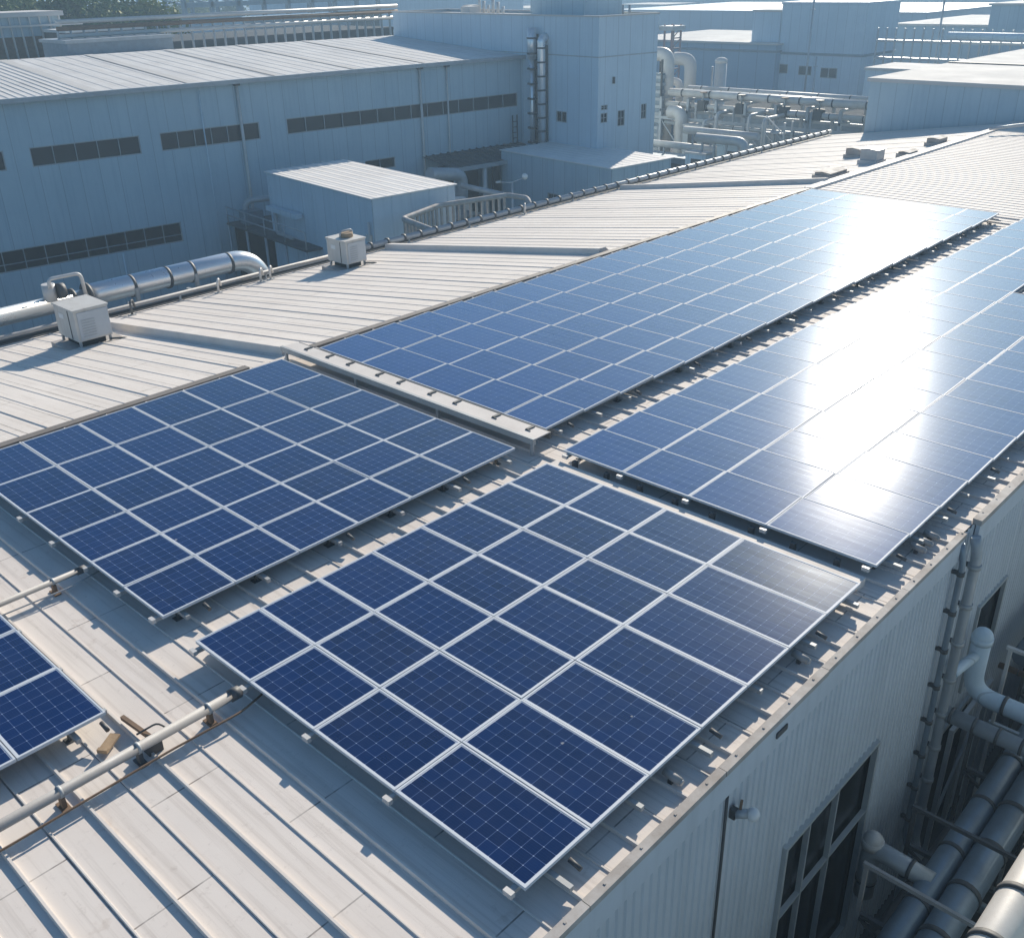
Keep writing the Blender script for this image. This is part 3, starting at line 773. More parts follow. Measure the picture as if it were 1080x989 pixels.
for q in range(12): MB().box(.06, .40, -.05, -.01, 3.2 + q * .36, 3.24 + q * .36).build('rung', M['dsteel'], t)

# sheds in front of the blue factory
def shed(name, label, x0, x1, y0, y1, ztop, wall, extra=None, rise=.0):
    t = lthing(name, label, 'shed', (x0, y0, GZ), 'flat roofed sheds before the blue factory')
    sx, sy, h = x1 - x0, y1 - y0, ztop - GZ
    b = MB()
    b.face([(0, 0, 0), (sx, 0, 0), (sx, 0, h), (0, 0, h)]); b.face([(0, sy, 0), (0, 0, 0), (0, 0, h), (0, sy, h)])
    b.face([(sx, 0, 0), (sx, sy, 0), (sx, sy, h), (sx, 0, h)]); b.face([(sx, sy, 0), (0, sy, 0), (0, sy, h), (sx, sy, h)])
    # cover strips between the cladding sheets
    q = 1.1
    while q < sx - .2: b.box(q - .03, q + .03, -.02, -.001, 0, h - .1); q += 1.1
    q = 1.1
    while q < sy - .2: b.box(-.02, -.001, q - .03, q + .03, 0, h - .1); q += 2.2
    b.build('wall', M[wall], t)
    r = MB().box(-.10, sx + .10, -.10, sy + .06, h + .002, h + .05)
    ro = r.build('roof', M['shedroof'], t)
    rr = MB(); q = .3
    while q < sx: rib(rr, q, 0, sy, h + .121, h + .121, .05, .012); q += .62
    rr.build('roof_seams', M['shedroof'], ro)
    return t
s1 = shed('flat_roof_shed', 'blue grey flat roofed shed before the blue factory, pale roof in full sun', 11.25, 16.1, -14.5, -4.25, -1.52, 'wallC')
MB().tube(fillet([(-.25, 9.3, 5.2), (-.25, 9.3, 3.9), (-.25, 7.6, 3.9)][::-1], .2, 4), .10, 10).build('wall_duct', M['pipe'], s1)
MB().box(-.5, -.1, 6.6, 9.8, 5.1, 5.35).build('wall_hood', M['wallC'], s1)
MB().tube([(-.12, 3.1, 0), (-.12, 3.1, 4.9)], .05, 8).build('downpipe', M['pipe'], s1)
MB().tube([(-.12, .25, 0), (-.12, .25, 5.9)], .06, 8).build('downpipe', M['pipew'], s1)
MB().box(-.2, -.03, .15, .45, 5.0, 5.3).build('junction_box', M['acbody'], s1)
s2 = shed('flat_roof_shed', 'low blue flat roofed shed below the tall block, roof half in shade', 28.75, 33.9, -12.95, -2.9, -2.55, 'wallB')
window(s2, 4.5, 5.5, G(-5.4), G(-4.6), 2, 1, -.03, -.012, .06, 'glass', None, .04, 'y')
# canopy and dark loading bay between the sheds
t = lthing('loading_canopy', 'dark ribbed canopy over the loading bay between two sheds', 'canopy', (24.4, -3.4, GZ))
cn = MB().face([(0, 0, G(-3.15)), (8.4, 0, G(-3.15)), (8.4, 3.3, G(-2.75)), (0, 3.3, G(-2.75))])
for q in range(14): rib(cn, .3 + q * .6, 0, 3.3, G(-3.15) + .003, G(-2.75) + .003, .12, .07)
cn.build('roof', M['dsteel'], t)
MB().box(0, 8.4, -.12, -.01, G(-3.35), G(-3.1)).build('fascia', M['pipe'], t)
for q in (.2, 2.6): MB().tube([(q, .1, 0), (q, .1, G(-3.36))], .16 if q > 1 else .09, 12).build('post', M['pipew'], t)
MB().box(1.2, 4.3, 2.9, 3.25, 0, G(-3.5)).build('opening_shade', M['dark'], t)  # near-black slab standing in for the shade inside the bay opening
MB().box(3.6, 4.2, .5, .6, 0, G(-3.4)).build('bay_shade', M['dark'], t)  # second near-black slab, also painted shade of the opening
# lagged pipe loops between the sheds and the roof edge
def pipe_thing(name, label, pts, r, mat, fil, n=14, group=None, bands=0, cat='pipe', bandmat='band'):
    t = thing(name, label, cat, (0, 0, 0), 0, group)
    pp = fillet(pts, fil, 6)
    MB().tube(pp, r, n).build('pipe_run', M[mat], t)
    if bands:
        segs = [(Vector(a), Vector(b)) for a, b in zip(pts[:-1], pts[1:])]
        tot = sum((b - a).length for a, b in segs)
        for k in range(bands):
            d = tot * (k + .5) / bands
            for a, b in segs:
                l_ = (b - a).length
                if d <= l_:
                    if fil * 1.1 < d < l_ - fil * 1.1 or len(pts) == 2:
                        p = a + (b - a) * (d / l_); u = (b - a).normalized()
                        MB().tube([p - u * r * .18, p + u * r * .18], r * 1.09, n).build('band', M[bandmat], t)
                    break
                d -= l_
    return t
P_ = lambda px, py, z: at(px, py, z=z)
pts = [P_(505, 262, -2.2), P_(425, 231, -2.2), P_(462, 217, -2.2), P_(535, 206, -2.2), P_(556, 209, -2.2), P_(562, 224, -2.6)]
t = pipe_thing('pipe_loop', 'brownish lagged pipe loop with hanging fins beyond the gutter', pts, .13, 'trim', .25, 12, None, 0)
fn = 0
for a, b in ((pts[0], pts[1]), (pts[1], pts[2]), (pts[2], pts[3])):
    n_ = int((b - a).length / .33)
    for q in range(n_):
        p = a + (b - a) * ((q + .5) / n_)
        MB().box(p.x - .05, p.x + .05, p.y - .05, p.y + .05, p.z - 1.5, p.z - .12).build('fin', M['trim'], t); fn += 1
pipe_thing('bent_duct', 'fat grey duct bending down between the two sheds', [at(453, 184, y=40), at(487, 184, y=40), at(487, 225, y=40)], .38, 'pipe', .6, 16)
pipe_thing('bent_pipe', 'pale pipe bending down below the fat grey duct', [at(470, 212, y=36), at(492, 210, y=36), at(494, 232, y=36)], .17, 'pipew', .4, 12)
pipe_thing('link_pipe', 'grey pipe slanting from the fat duct to the lagged loop', [at(487, 196, y=37), at(532, 206, y=34)], .16, 'pipe', .2, 12)
t = thing('tank_box', 'dark green equipment box under the lagged pipe loop', 'equipment box', at(478, 238, y=34))
MB().box(-1.4, 1.6, -.5, .9, -1.5, .35).build('body', M['pipeb'], t); MB().box(-1.5, 1.7, -.6, 1.0, .351, .45).build('lid', M['dsteel'], t); MB().box(-.8, .2, -.53, -.501, -1.2, .1).build('door', M['dark'], t)
# street lamp
lp = at(540.5, 212, y=33)
t = thing('street_lamp', 'thin twin arm street lamp before the low blue shed', 'street lamp', (lp.x, lp.y, GZ))
hz = at(540.5, 192.5, y=33).z - GZ
MB().tube([(0, 0, 0), (0, 0, hz)], .07, 10, r1=.05).build('pole', M['pipe'], t)
MB().tube(fillet([(-.8, .15, hz + .12), (-.1, 0, hz), (0, 0, hz), (.75, -.15, hz + .15)], .1, 3), .035, 8).build('arm', M['pipe'], t)
MB().ball((.85, -.15, hz + .2), .17).build('lamp_head', M['lampw'], t)
MB().box(-1.05, -.75, .1, .22, hz + .1, hz + .18).build('lamp_head', M['pipe'], t)
# steel platform at the foot of the flat roofed shed
t = lthing('steel_platform', 'dark steel walkway platform beside the flat roofed shed', 'platform', (10.3, -9.5, GZ))
MB().box(0, 2.9, 0, 9, G(-4.75), G(-4.65)).build('deck', M['dsteel'], t)
for a in (.06, 2.8):
    for q in (0.1, 2.3, 4.5, 6.7, 8.9): MB().tube([(a, q, 0), (a, q, G(-4.76))], .07, 8).build('post', M['pipe'], t)
for zz in (-4.2, -3.75):
    MB().tube([(.06, .1, G(zz)), (.06, 8.9, G(zz))], .035, 8).build('handrail', M['pipe'], t)
for q in (.1, 2.3, 4.5, 6.7, 8.9): MB().tube([(.06, q, G(-4.64)), (.06, q, G(-3.72))], .035, 8).build('baluster', M['pipe'], t)
MB().box(.3, 2.8, 8.6, 8.7, 0, G(-4.8)).build('back_plate', M['dark'], t)
MB().tube(fillet([(.8, 8.0, G(-4.6)), (.8, 8.0, G(-3.4)), (2.5, 6.6, G(-3.2))], .5, 5), .17, 12).build('feed_pipe', M['pipe'], t)
MB().box(.5, 1.5, 7.3, 8.3, G(-4.64), G(-3.9)).build('hopper', M['pipeb'], t)

# ---------------------------------------------------------------- pipe racks beyond the far gutter
RX = 62.0
rack = thing('pipe_rack', 'grey steel pipe rack with many posts before the far block', 'pipe rack', (RX, 24.0, GZ))
for q in range(8):
    yy = .5 + q * 2.4
    for xx in (-1.6, 2.2): MB().box(xx - .1, xx + .1, yy - .1, yy + .1, 0, G(-.9)).build('post', M['pipe'], rack)
    MB().box(-1.7, 2.3, yy - .08, yy + .08, G(-1.75), G(-1.6)).build('beam', M['pipe'], rack)
    MB().box(-1.7, 2.3, yy - .08, yy + .08, G(-.9), G(-.75)).build('beam', M['pipe'], rack)
for xx in (-1.72, 2.2): MB().box(xx, xx + .1, 0, 18, G(-2.3), G(-2.1)).build('beam', M['pipe'], rack)
for q in range(7):
    yy = .5 + q * 2.4
    MB().bar((-1.6, yy, G(-5)), (-1.6, yy + 2.4, G(-2.3)), .07, .07).build('brace', M['pipe'], rack)
for k, (xx, z, r_, mt, lab) in enumerate(((RX - 1.0, -.45, .27, 'pipew', 'fattest pale pipe along the top of the grey rack'), (RX - 1.3, -1.25, .20, 'pipew', 'middle pale pipe on the camera side of the grey rack'),
        (RX + .4, -.5, .2, 'pipe', 'grey pipe behind the fattest pale pipe on the rack'), (RX + 1.5, -.4, .22, 'pipew', 'pale pipe on the far side of the grey rack'), (RX - .4, -1.45, .14, 'pipe', 'thin grey pipe under the rack top pipes'), (RX - 1.45, -2.55, .15, 'pipe', 'lowest grey pipe slung below the rack beams'))):
    pipe_thing('rack_pipe', lab, [(xx, 24.2, z), (xx, 41, z)], r_, mt, .3, 12, 'pipes on the grey rack', 7)
# inverted bend pipes at the corner of the tall block
def up_bend(label, px0, py0, px1, pyb, X, r_, mt, zb=GZ, grp='inverted bend pipes by the tall block'):
    a = at(px0, py0, x=X); b = at(px1, py0, x=X); b.z = a.z
    return pipe_thing('bend_pipe', label, [a, b, (b.x, b.y, zb)], r_, mt, .9, 16, grp, 0)
up_bend('tallest fat white inverted bend pipe beside the tall block', 690, 57, 705, 140, 62, .50, 'pipew')
up_bend('paler bend pipe behind the tallest white bend pipe', 712, 62, 729, 95, 68, .50, 'farw', -4)
up_bend('small bend pipe rising just over the rack pipes', 706, 86, 717, 95, 64, .30, 'farw', -4)
up_bend('low bend pipe at the foot of the tallest bend pipe', 706, 118, 719, 150, 60, .46, 'pipew')
t = thing('scrubber_tower', 'slatted grey equipment tower between tall block and white bend pipe', 'tower', at(694, 150, x=61.5))
t.location.z = GZ
hh = at(694, 62, x=61.5).z - GZ
for a in (-.6, .6):
    for b in (-.5, .5): MB().box(a - .06, a + .06, b - .06, b + .06, 0, hh).build('post', M['dsteel'], t)
for q in range(12): MB().box(-.55, .55, -.45, .45, 3.2 + q * .52, 3.42 + q * .52).build('louver', M['pipe'], t)
MB().box(-.4, .4, -.35, .35, 0, hh - 1).build('core', M['pipeb'], t)
for k, yy in enumerate((28.6, 31.2, 34.6, 37.8)):
    t = thing('valve_set', ['dark valve set on the rack pipes nearest the end hall', 'dark valve set on the rack pipes, second from the end hall', 'dark valve set mid way along the rack pipes', 'dark valve set on the rack pipes nearest the bend pipes'][k], 'valve', (RX - 1.35, yy, -1.2), 0, 'valve sets on the rack pipes')
    MB().box(-.3, .3, -.3, .3, -.35, .35).build('body', M['dsteel'], t); MB().tube([(0, 0, .35), (0, 0, .9)], .06, 8).build('stem', M['steel'], t); MB().tube([(0, 0, .9), (0, 0, .95)], .28, 12).build('handwheel', M['rust'] if k % 2 else M['dsteel'], t)
    MB().tube([(-.1, .5, .1), (-.1, .5, -3.5)], .09, 8).build('drop_pipe', M['pipew'], t)
for k, (px, py, X, r_) in enumerate(((742, 128, 58, .10), (756, 120, 59, .14), (790, 122, 58, .1), (806, 126, 57, .12))):
    a = at(px, py, x=X)
    pipe_thing('riser_pipe', ['thin riser pipe by the white topped cabinet', 'fatter riser pipe in front of the rack middle', 'thin riser pipe before the rack beams', 'riser pipe nearest the far gutter end'][k], [(X, a.y, GZ), (X, a.y, a.z), (X + 2.5, a.y, a.z)], r_, 'pipew', .4, 10, 'riser pipes before the rack')
c = at(822, 128, x=57.5)
t = thing('stair_tower', 'thin open scaffold tower beside the end hall corner', 'tower', (c.x, c.y, GZ))
for a in (-.5, .5):
    for b in (-.7, .7): MB().box(a - .05, a + .05, b - .05, b + .05, 0, c.z - GZ).build('post', M['pipew'], t)
for q in range(5): MB().box(-.5, .5, -.7, .7, 2 + q * 1.1, 2.08 + q * 1.1).build('landing', M['pipe'], t); MB().bar((-.55, -.7, 2 + q * 1.1), (-.55, .7, 3.1 + q * 1.1), .06, .06).build('brace', M['pipew'], t)
# column vessel and small bits behind the rack
c = at(761, 62, x=66)
t = thing('column_vessel', 'white domed column vessel standing behind the rack pipes', 'vessel', (c.x, c.y, GZ))
MB().tube([(0, 0, 0), (0, 0, c.z - GZ - .2)], .46, 16).build('shell', M['pipew'], t); MB().ball((0, 0, c.z - GZ - .2), .5, 16, 8, (1, 1, .6)).build('dome', M['farw'], t)
MB().tube([(.0, .75, 0), (.0, .75, c.z - GZ - .6)], .08, 8).build('ladder_pipe', M['pipe'], t)
c = at(709, 46, x=80)
t = thing('lattice_mast', 'faded red lattice mast above the white bend pipes', 'mast', (c.x, c.y, GZ))
h_ = at(709, 26, x=80).z - GZ
for a in (-.6, .6):
    for b in (-.5, .5): MB().box(a - .07, a + .07, b - .07, b + .07, 0, h_).build('leg', M['redst'], t)
for q in range(8):
    z_ = h_ - .3 - q * .9
    MB().box(-.65, .65, -.55, -.45, z_, z_ + .1).build('crosspiece', M['redst'], t)
    MB().bar((-.6, -.5, z_ - .8), (.6, -.5, z_), .06, .06).build('brace', M['redst'], t)
MB().box(-1.1, .9, -.8, .8, h_ - .5, h_ - .1).build('platform', M['pipew'], t)
# pipes on the yard side of the rack
for k, (pa, pb, X, r_, mt, lab) in enumerate((((663, 148), (768, 158), 54, .22, 'pipew', 'long pale pipe crossing low beyond the gutter, nearest of the low pipes'),
        ((722, 137), (800, 146), 54, .24, 'pipew', 'low pale pipe ending below the rack posts'), ((735, 145), (786, 151), 52, .28, 'pipew', 'short low pipe with downward bend before the rack'))):
    a = at(*pa, x=X); b = at(*pb, x=X); b.z = a.z
    pp = [a, b] + ([(b.x, b.y, b.z - 3)] if k == 2 else [])
    t = pipe_thing('yard_pipe', lab, pp, r_, mt, .6, 14, 'low pipes beyond the far gutter', 0)
    for q in range(4):
        p = a + (b - a) * ((q + .5) / 4)
        MB().box(p.x - .06, p.x + .06, p.y - .06, p.y + .06, GZ, p.z - r_ * .9).build('stand', M['pipe'], t)
def crate(name, label, px, py, X, sx, sy, h, mt, top=None):
    c = at(px, py, x=X)
    t = thing(name, label, 'equipment box', (c.x, c.y, GZ), 0, 'equipment boxes in the yard')
    hh = c.z - GZ
    MB().box(-sx / 2, sx / 2, -sy / 2, sy / 2, 0, hh - .12).build('body', M[mt], t)
    MB().box(-sx / 2 - .05, sx / 2 + .05, -sy / 2 - .05, sy / 2 + .05, hh - .119, hh).build('lid', M[top or mt], t)
    MB().box(-sx / 2 - .03, -sx / 2 - .001, -sy * .3, sy * .2, hh - 1.6, hh - .4).build('door', M['dsteel'], t)
crate('equipment_box', 'pale upright cabinet by the gutter below the low pipes', 738, 160, 52, 1, 1.5, 2, 'wallC', 'farw')
crate('equipment_box', 'grey cabinet beside the downward bend pipe', 775, 152, 54, 1, 2.0, 2, 'wallB')
crate('equipment_box', 'dark cabinet under the longest low pipe', 705, 163, 54, 1.5, 5.0, 2, 'pipeb')
crate('equipment_box', 'white topped cabinet under the rack posts', 735, 131, 60, 1.2, 1.6, 2, 'pipe', 'farw')
t = thing('yard_railing', 'thin grey railing along the foot of the tall block', 'railing', (0, 0, 0))
for k in range(9):
    p = at(610 + k * 10.5, 131 - (k % 1), y=40.2)
    MB().tube([(p.x, p.y, p.z), (p.x, p.y, p.z - 2.6)], .04, 6).build('baluster', M['pipe'], t)
a, b = at(610, 131, y=40.2), at(694, 131, y=40.2)
MB().tube([a, b], .04, 6).build('handrail', M['pipe'], t)
for k in range(3):
    p = at(618 + 14 * k, 128, y=40.4)
    t = thing('ladder_cage', ['grey cage ladder nearest the tall block corner', 'middle grey cage ladder on the tall block', 'grey cage ladder below the paired block windows'][k], 'ladder', (p.x, p.y, p.z - 3), 0, 'cage ladders on the tall block')
    MB().box(-.3, -.24, 0, .06, 0, 3).build('stile', M['dsteel'], t); MB().box(.24, .3, 0, .06, 0, 3).build('stile', M['dsteel'], t)
    for q in range(8): MB().box(-.24, .24, .01, .05, .2 + q * .36, .24 + q * .36).build('rung', M['dsteel'], t)

# ---------------------------------------------------------------- far buildings
def house(name, label, x0, x1, y0, y1, ztop, wall='far', roof='farw', wins=(), over=.25, group='factory buildings in the distance', parapet=True, cat='building', lineat=None):
    t = thing(name, label, cat, (x0, y0, GZ), 0, group)
    sx, sy, h = x1 - x0, y1 - y0, ztop - GZ
    MB().box(0, sx, 0, sy, 0, h).build('wall', M[wall], t)
    MB().box(-over, sx + over, -over, sy + over, h + .003, h + .22).build('roof', M[roof], t)
    for (ya, yb, za, zb) in wins:
        f = MB().box(-.06, -.002, ya - y0, yb - y0, za - GZ, zb - GZ); fo = f.build('window', M['wframe'], t)
        n_ = max(1, round((yb - ya) / 1.2)); d = (yb - ya) / n_
        p = MB()
        for q in range(n_): p.box(-.075, -.061, ya - y0 + q * d + .06, ya - y0 + (q + 1) * d - .06, za - GZ + .07, zb - GZ - .07)
        p.build('pane', M['dglass'], fo)
    if lineat is not None:
        MB().box(-.10, -.002, -.1, sy, lineat - GZ - .12, lineat - GZ + .12).build('cladding_joint', M['pipeb'], t)
        MB().box(0, sx, -.10, -.002, lineat - GZ - .12, lineat - GZ + .12).build('cladding_joint', M['pipeb'], t)
    return t
# flat roofed hall closing the ridge end
t = house('end_hall', 'blue walled flat white roofed hall closing the far ridge end', 57.2, 130, -6, 23.7, 1.42, 'wallB', 'farw', over=.15, group='halls beyond the roof end')
MB().box(12, 12.3, -.1, 29.8, G(1.66), G(1.72)).build('roof_seam', M['ridge'], t)
MB().box(30, 30.3, -.1, 29.8, G(1.66), G(1.72)).build('roof_seam', M['ridge'], t)
pipe_thing('ridge_pipe', 'pale blue pipe curving along the ridge to the end hall', [(51.5, 14.3, RZ + .3), (53.5, 13, RZ + .45), (56.8, 8, RZ + .5)], .075, 'pipe', 2.0, 10)
# big far block
a = at(826, 3, x=105); b = at(916, 5, x=105); lo = at(793, 13, x=105)
W = [( at(864, 0, x=105).y, at(850, 0, x=105).y, at(857, 80, x=105).z, at(857, 70, x=105).z),
     (at(838, 0, x=105).y, at(829, 0, x=105).y, at(833, 78, x=105).z, at(833, 68, x=105).z),
     (at(892, 0, x=105).y, at(874, 0, x=105).y, at(880, 83, x=105).z, at(880, 72, x=105).z)]
house('far_block', 'big blue stepped block with few windows behind the pipe rack', 105, 113, b.y, a.y, b.z, 'wallC', 'wallC', W, .1, parapet=False, lineat=at(850, 57, x=105).z)
house('far_block', 'lower step of the big blue block, white roof edge', 105.4, 112, a.y + .3, lo.y, lo.z, 'wallC', 'farw', [(at(799, 0, x=105).y, at(786, 0, x=105).y, at(790, 76, x=105).z, at(790, 66, x=105).z)], .1, lineat=at(800, 54, x=105).z)
# white roofed hall between tall block and far block
a = at(694, 44, x=104); b = at(787, 46, x=104)
house('far_hall', 'low blue hall with bright white roof between tall block and far block', 104, 125, b.y - 4, a.y + 6, a.z, 'far', 'farw', lineat=at(740, 52, x=104).z)
a = at(690, 12, x=170); b = at(805, 12, x=170)
house('far_hall', 'long blue hall behind the bright white roofed low hall', 170, 215, b.y - 30, a.y + 10, a.z, 'far', 'far')
a = at(660, 4, x=230); b = at(900, 4, x=230)
house('far_hall', 'longest pale hall along the skyline behind the others', 230, 300, b.y - 20, a.y + 40, a.z + 1, 'far', 'farw')
# halls beyond the end hall
a = at(948, 27, x=125)
house('far_hall', 'blue hall with sunlit slanting roof edge right behind the end hall', 125, 150, at(1042, 24, x=125).y, a.y + .5, a.z, 'far', 'farw')
a = at(1046, 6, x=118)
house('far_block', 'blue cube block with thin white roof line near the picture corner', 118, 128, a.y - 14, a.y, a.z, 'wallB', 'farw')
a = at(913, 74, x=86); b = at(990, 72, x=86)
house('low_annex', 'low pale blue annex with rounded white roof before the far racks', 86, 92, b.y, a.y, a.z, 'wallC', 'farw', over=.1)
a = at(800, 118, x=72)
house('low_annex', 'dark low annex behind the pipe rack posts', 72, 80, 22, 46, a.z, 'pipeb', 'droof', over=.1)
# walkway rack beyond the end hall
t = thing('walkway_rack', 'thin steel walkway rack with many posts above the end hall roof', 'pipe rack', (100, 0, GZ), 0)
a, b = at(925, 43, x=100), at(1085, 52, x=100)
for dz_, r_ in ((0, .12), (-1.6, .12)):
    MB().box(-.3, .3, b.y - 3, a.y, a.z - GZ + dz_ - r_, a.z - GZ + dz_ + r_).build('beam', M['pipe'], t)
for q in range(20):
    yy = a.y + (b.y - 3 - a.y) * q / 19
    MB().box(-.07, .07, yy - .07, yy + .07, 0, a.z - GZ + 1.2).build('post', M['pipe'], t)
a, b = at(1000, 38, x=98), at(1090, 42, x=98); b.z = a.z
pipe_thing('far_pipe', 'pale far pipe on the walkway rack', [(98, a.y, a.z), (98, b.y - 4, a.z)], .35, 'wallC', .3, 12)
# slim masts
for k, (px, y0_, y1_, X) in enumerate(((853, 0, 55, 100), (857, 60, 100, 100), (990, -6, 40, 120))):
    a = at(px, y1_, x=X); b = at(px, y0_, x=X)
    t = thing('slim_mast', ['slim mast standing against the big blue block upper wall', 'thin pole on the big blue block lower wall', 'slim mast behind the walkway rack'][k], 'mast', (a.x, a.y, GZ), 0, 'slim masts')
    MB().tube([(0, 0, 0), (0, 0, b.z - GZ)], .12, 8).build('pole', M['pipe'], t); MB().box(-.4, .4, -.05, .05, b.z - GZ - 1, b.z - GZ - .9).build('crosspiece', M['pipe'], t)
# left background
a = at(64, 22, y=82); b = at(-60, 12, y=82)
t = thing('open_shed', 'open blue sheet shed on slanted posts before the trees', 'shed', (b.x, 82, GZ), 0)
Ls = a.x - b.x; z0 = at(30, 52, y=82).z - GZ; z1 = at(30, 18, y=82).z - GZ
MB().box(0, Ls, 0, .2, z0 + .9, z1).build('sheet_wall', M['wallB'], t)
MB().box(-.2, Ls + .2, -.3, 5, z1 + .002, z1 + .35).build('roof', M['farw'], t)
MB().box(0, Ls, .3, .5, 0, z0 + .9).build('base_wall', M['rust'], t)
for q in range(12):
    MB().bar((q * Ls / 11 + .3, -.35, 0), (q * Ls / 11 - .2, -.15, z1), .12, .12).build('post', M['pipew'], t)
MB().box(-.2, Ls + 1.6, -.42, -.3, z0 + 1.6, z0 + 1.75).build('beam', M['pipew'], t)
def bar_building(label, pa, pb, Y, h, wall, roof, dep=6):
    a = at(*pa, y=Y); b = at(*pb, y=Y)
    return house('low_hall', label, a.x, b.x, Y, Y + dep, (a.z + b.z) / 2, wall, roof, over=.15, group='low halls behind the blue factory')
bar_building('low pale roofed hall behind the blue factory ridge', (70, 33), (150, 33), 78, 0, 'ridge', 'shedroof', 5)
bar_building('low grey hall beside the open blue shed', (70, 44), (182, 42), 70, 0, 'pipeb', 'pipe', 4)
bar_building('white edged low hall with railing behind the factory ridge', (175, 42), (415, 36), 74, 0, 'conc', 'conc', 10)
bar_building('pale blue container hall below the trees', (169, 19), (255, 18), 98, 0, 'wallC', 'farw', 5)
t = thing('pipe_bridge', 'long rusty pipe bridge on short posts behind the factory roof', 'pipe rack', (0, 0, 0))
a = at(60, 31, y=72); b = at(420, 30, y=72); b.z = a.z
for dz_, mt in ((0, 'rust'), (.45, 'pipew'), (-.5, 'pipew')): MB().tube([a + Vector((0, 0, dz_)), b + Vector((0, 0, dz_))], .16, 10).build('pipe_run', M[mt], t)
for q in range(34):
    p = a + (b - a) * (q / 33)
    MB().box(p.x - .05, p.x + .05, p.y - .1, p.y + .1, GZ, p.z - .15).build('post', M['pipe'], t)
# open steel frame hall
t = thing('steel_frame_hall', 'open steel frame hall far behind the blue factory roof', 'steel frame', (0, 0, 0))
a = at(195, 6, y=125); b = at(400, 8, y=125); b.z = a.z
MB().box(a.x, b.x, 125, 125.5, a.z - .3, a.z + .3).build('beam', M['pipeb'], t); MB().box(a.x, b.x, 137, 137.5, a.z + 1.2, a.z + 1.8).build('beam', M['pipeb'], t)
for q in range(9):
    xx = a.x + (b.x - a.x) * q / 8
    MB().box(xx - .25, xx + .25, 125, 125.5, GZ, a.z + 2).build('post', M['pipeb'], t); MB().box(xx - .2, xx + .2, 137, 137.5, GZ, a.z + 2).build('post', M['pipeb'], t)
    MB().bar((xx, 125.2, a.z), (xx, 137.2, a.z + 1.5), .25, .25).build('rafter', M['pipeb'], t)
MB().box(b.x - 9, b.x - 1, 124, 124.6, GZ, a.z - 1.6).build('dark_bay', M['glass'], t)
a = at(255, 22, y=112); b = at(370, 24, y=112)
house('low_hall', 'teal low hall under the open steel frame', a.x, b.x, 112, 118, a.z, 'pipeb', 'far', over=.2, group='low halls behind the blue factory')
a = at(370, 6, y=140); b = at(430, 6, y=140)
house('far_hall', 'pale far hall behind the open steel frame', a.x, b.x + 30, 140, 170, a.z + 1, 'wallC', 'farw')
for k in range(9):
    px = 430 + k * 34
    a = at(px, 14 - (k % 3) * 4, y=150 + 18 * (k % 4)); b = at(px + 40, 14, y=150 + 18 * (k % 4))
    house('skyline_hall', ['first', 'second', 'third', 'fourth', 'fifth', 'sixth', 'seventh', 'eighth', 'ninth'][k] + ' hazy hall above the tall block roof, counted from the steel frame', a.x, b.x, a.y, a.y + 14, a.z, ['wallC', 'far', 'wallB'][k % 3], ['farw', 'far'][k % 2], group='hazy halls above the tall block')
for k in range(8):
    px = 800 + k * 40
    X = 260 + 25 * (k % 3)
    a = at(px, 6 - (k % 3) * 3, x=X); b = at(px + 46, 6, x=X)
    house('skyline_hall', ['first', 'second', 'third', 'fourth', 'fifth', 'sixth', 'seventh', 'eighth'][k] + ' hazy hall behind the big blue block, counted from the rack', X, X + 20, b.y, a.y, a.z, ['wallC', 'far', 'wallB'][k % 3], ['far', 'farw'][k % 2], group='hazy halls beyond the big blue block')

# ---------------------------------------------------------------- trees
def tree(label, x, y, h, cr, mat, seed):
    rnd = random.Random(seed)
    t = thing('tree', label, 'tree', (x, y, GZ), rnd.uniform(0, 6), 'trees beyond the blue factory')
    tr = MB().tube([(0, 0, 0), (.15, .1, h * .3), (.1, -.1, h - cr * .8)], .32, 8, r1=.14)
    for k in range(6):
        g_ = k * 1.05; tr.tube([(.1, 0, h * (.3 + .04 * k)), (math.cos(g_) * cr * .6, math.sin(g_) * cr * .6, h - cr * 1.4 + .3 * k)], .12, 6, r1=.04)
    tr.build('trunk', M['bark'], t)
    lf = MB()
    cl = []
    for k in range(60):
        a_, e_ = rnd.uniform(0, 6.283), rnd.uniform(-.6, 1.4); rr = cr * rnd.uniform(.45, 1.0)
        cl.append((Vector((math.cos(a_) * math.cos(e_) * rr, math.sin(a_) * math.cos(e_) * rr, h - cr * .86 + math.sin(e_) * rr * .85)), cr * rnd.uniform(.18, .36)))
    for c, r_ in cl:
        for q in range(95):
            d = Vector((rnd.gauss(0, 1), rnd.gauss(0, 1), rnd.gauss(0, 1))).normalized() * r_ * rnd.uniform(.6, 1.05)
            p = c + d; s_ = rnd.uniform(.16, .36)
            u = Vector((rnd.gauss(0, 1), rnd.gauss(0, 1), rnd.gauss(0, .6))).normalized(); v = u.cross(Vector((rnd.gauss(0, 1), rnd.gauss(0, 1), rnd.gauss(0, 1)))).normalized()
            lf.face([p - u * s_, p + v * s_ * .6, p + u * s_, p - v * s_ * .6])
    lf.build('crown', mat, t)
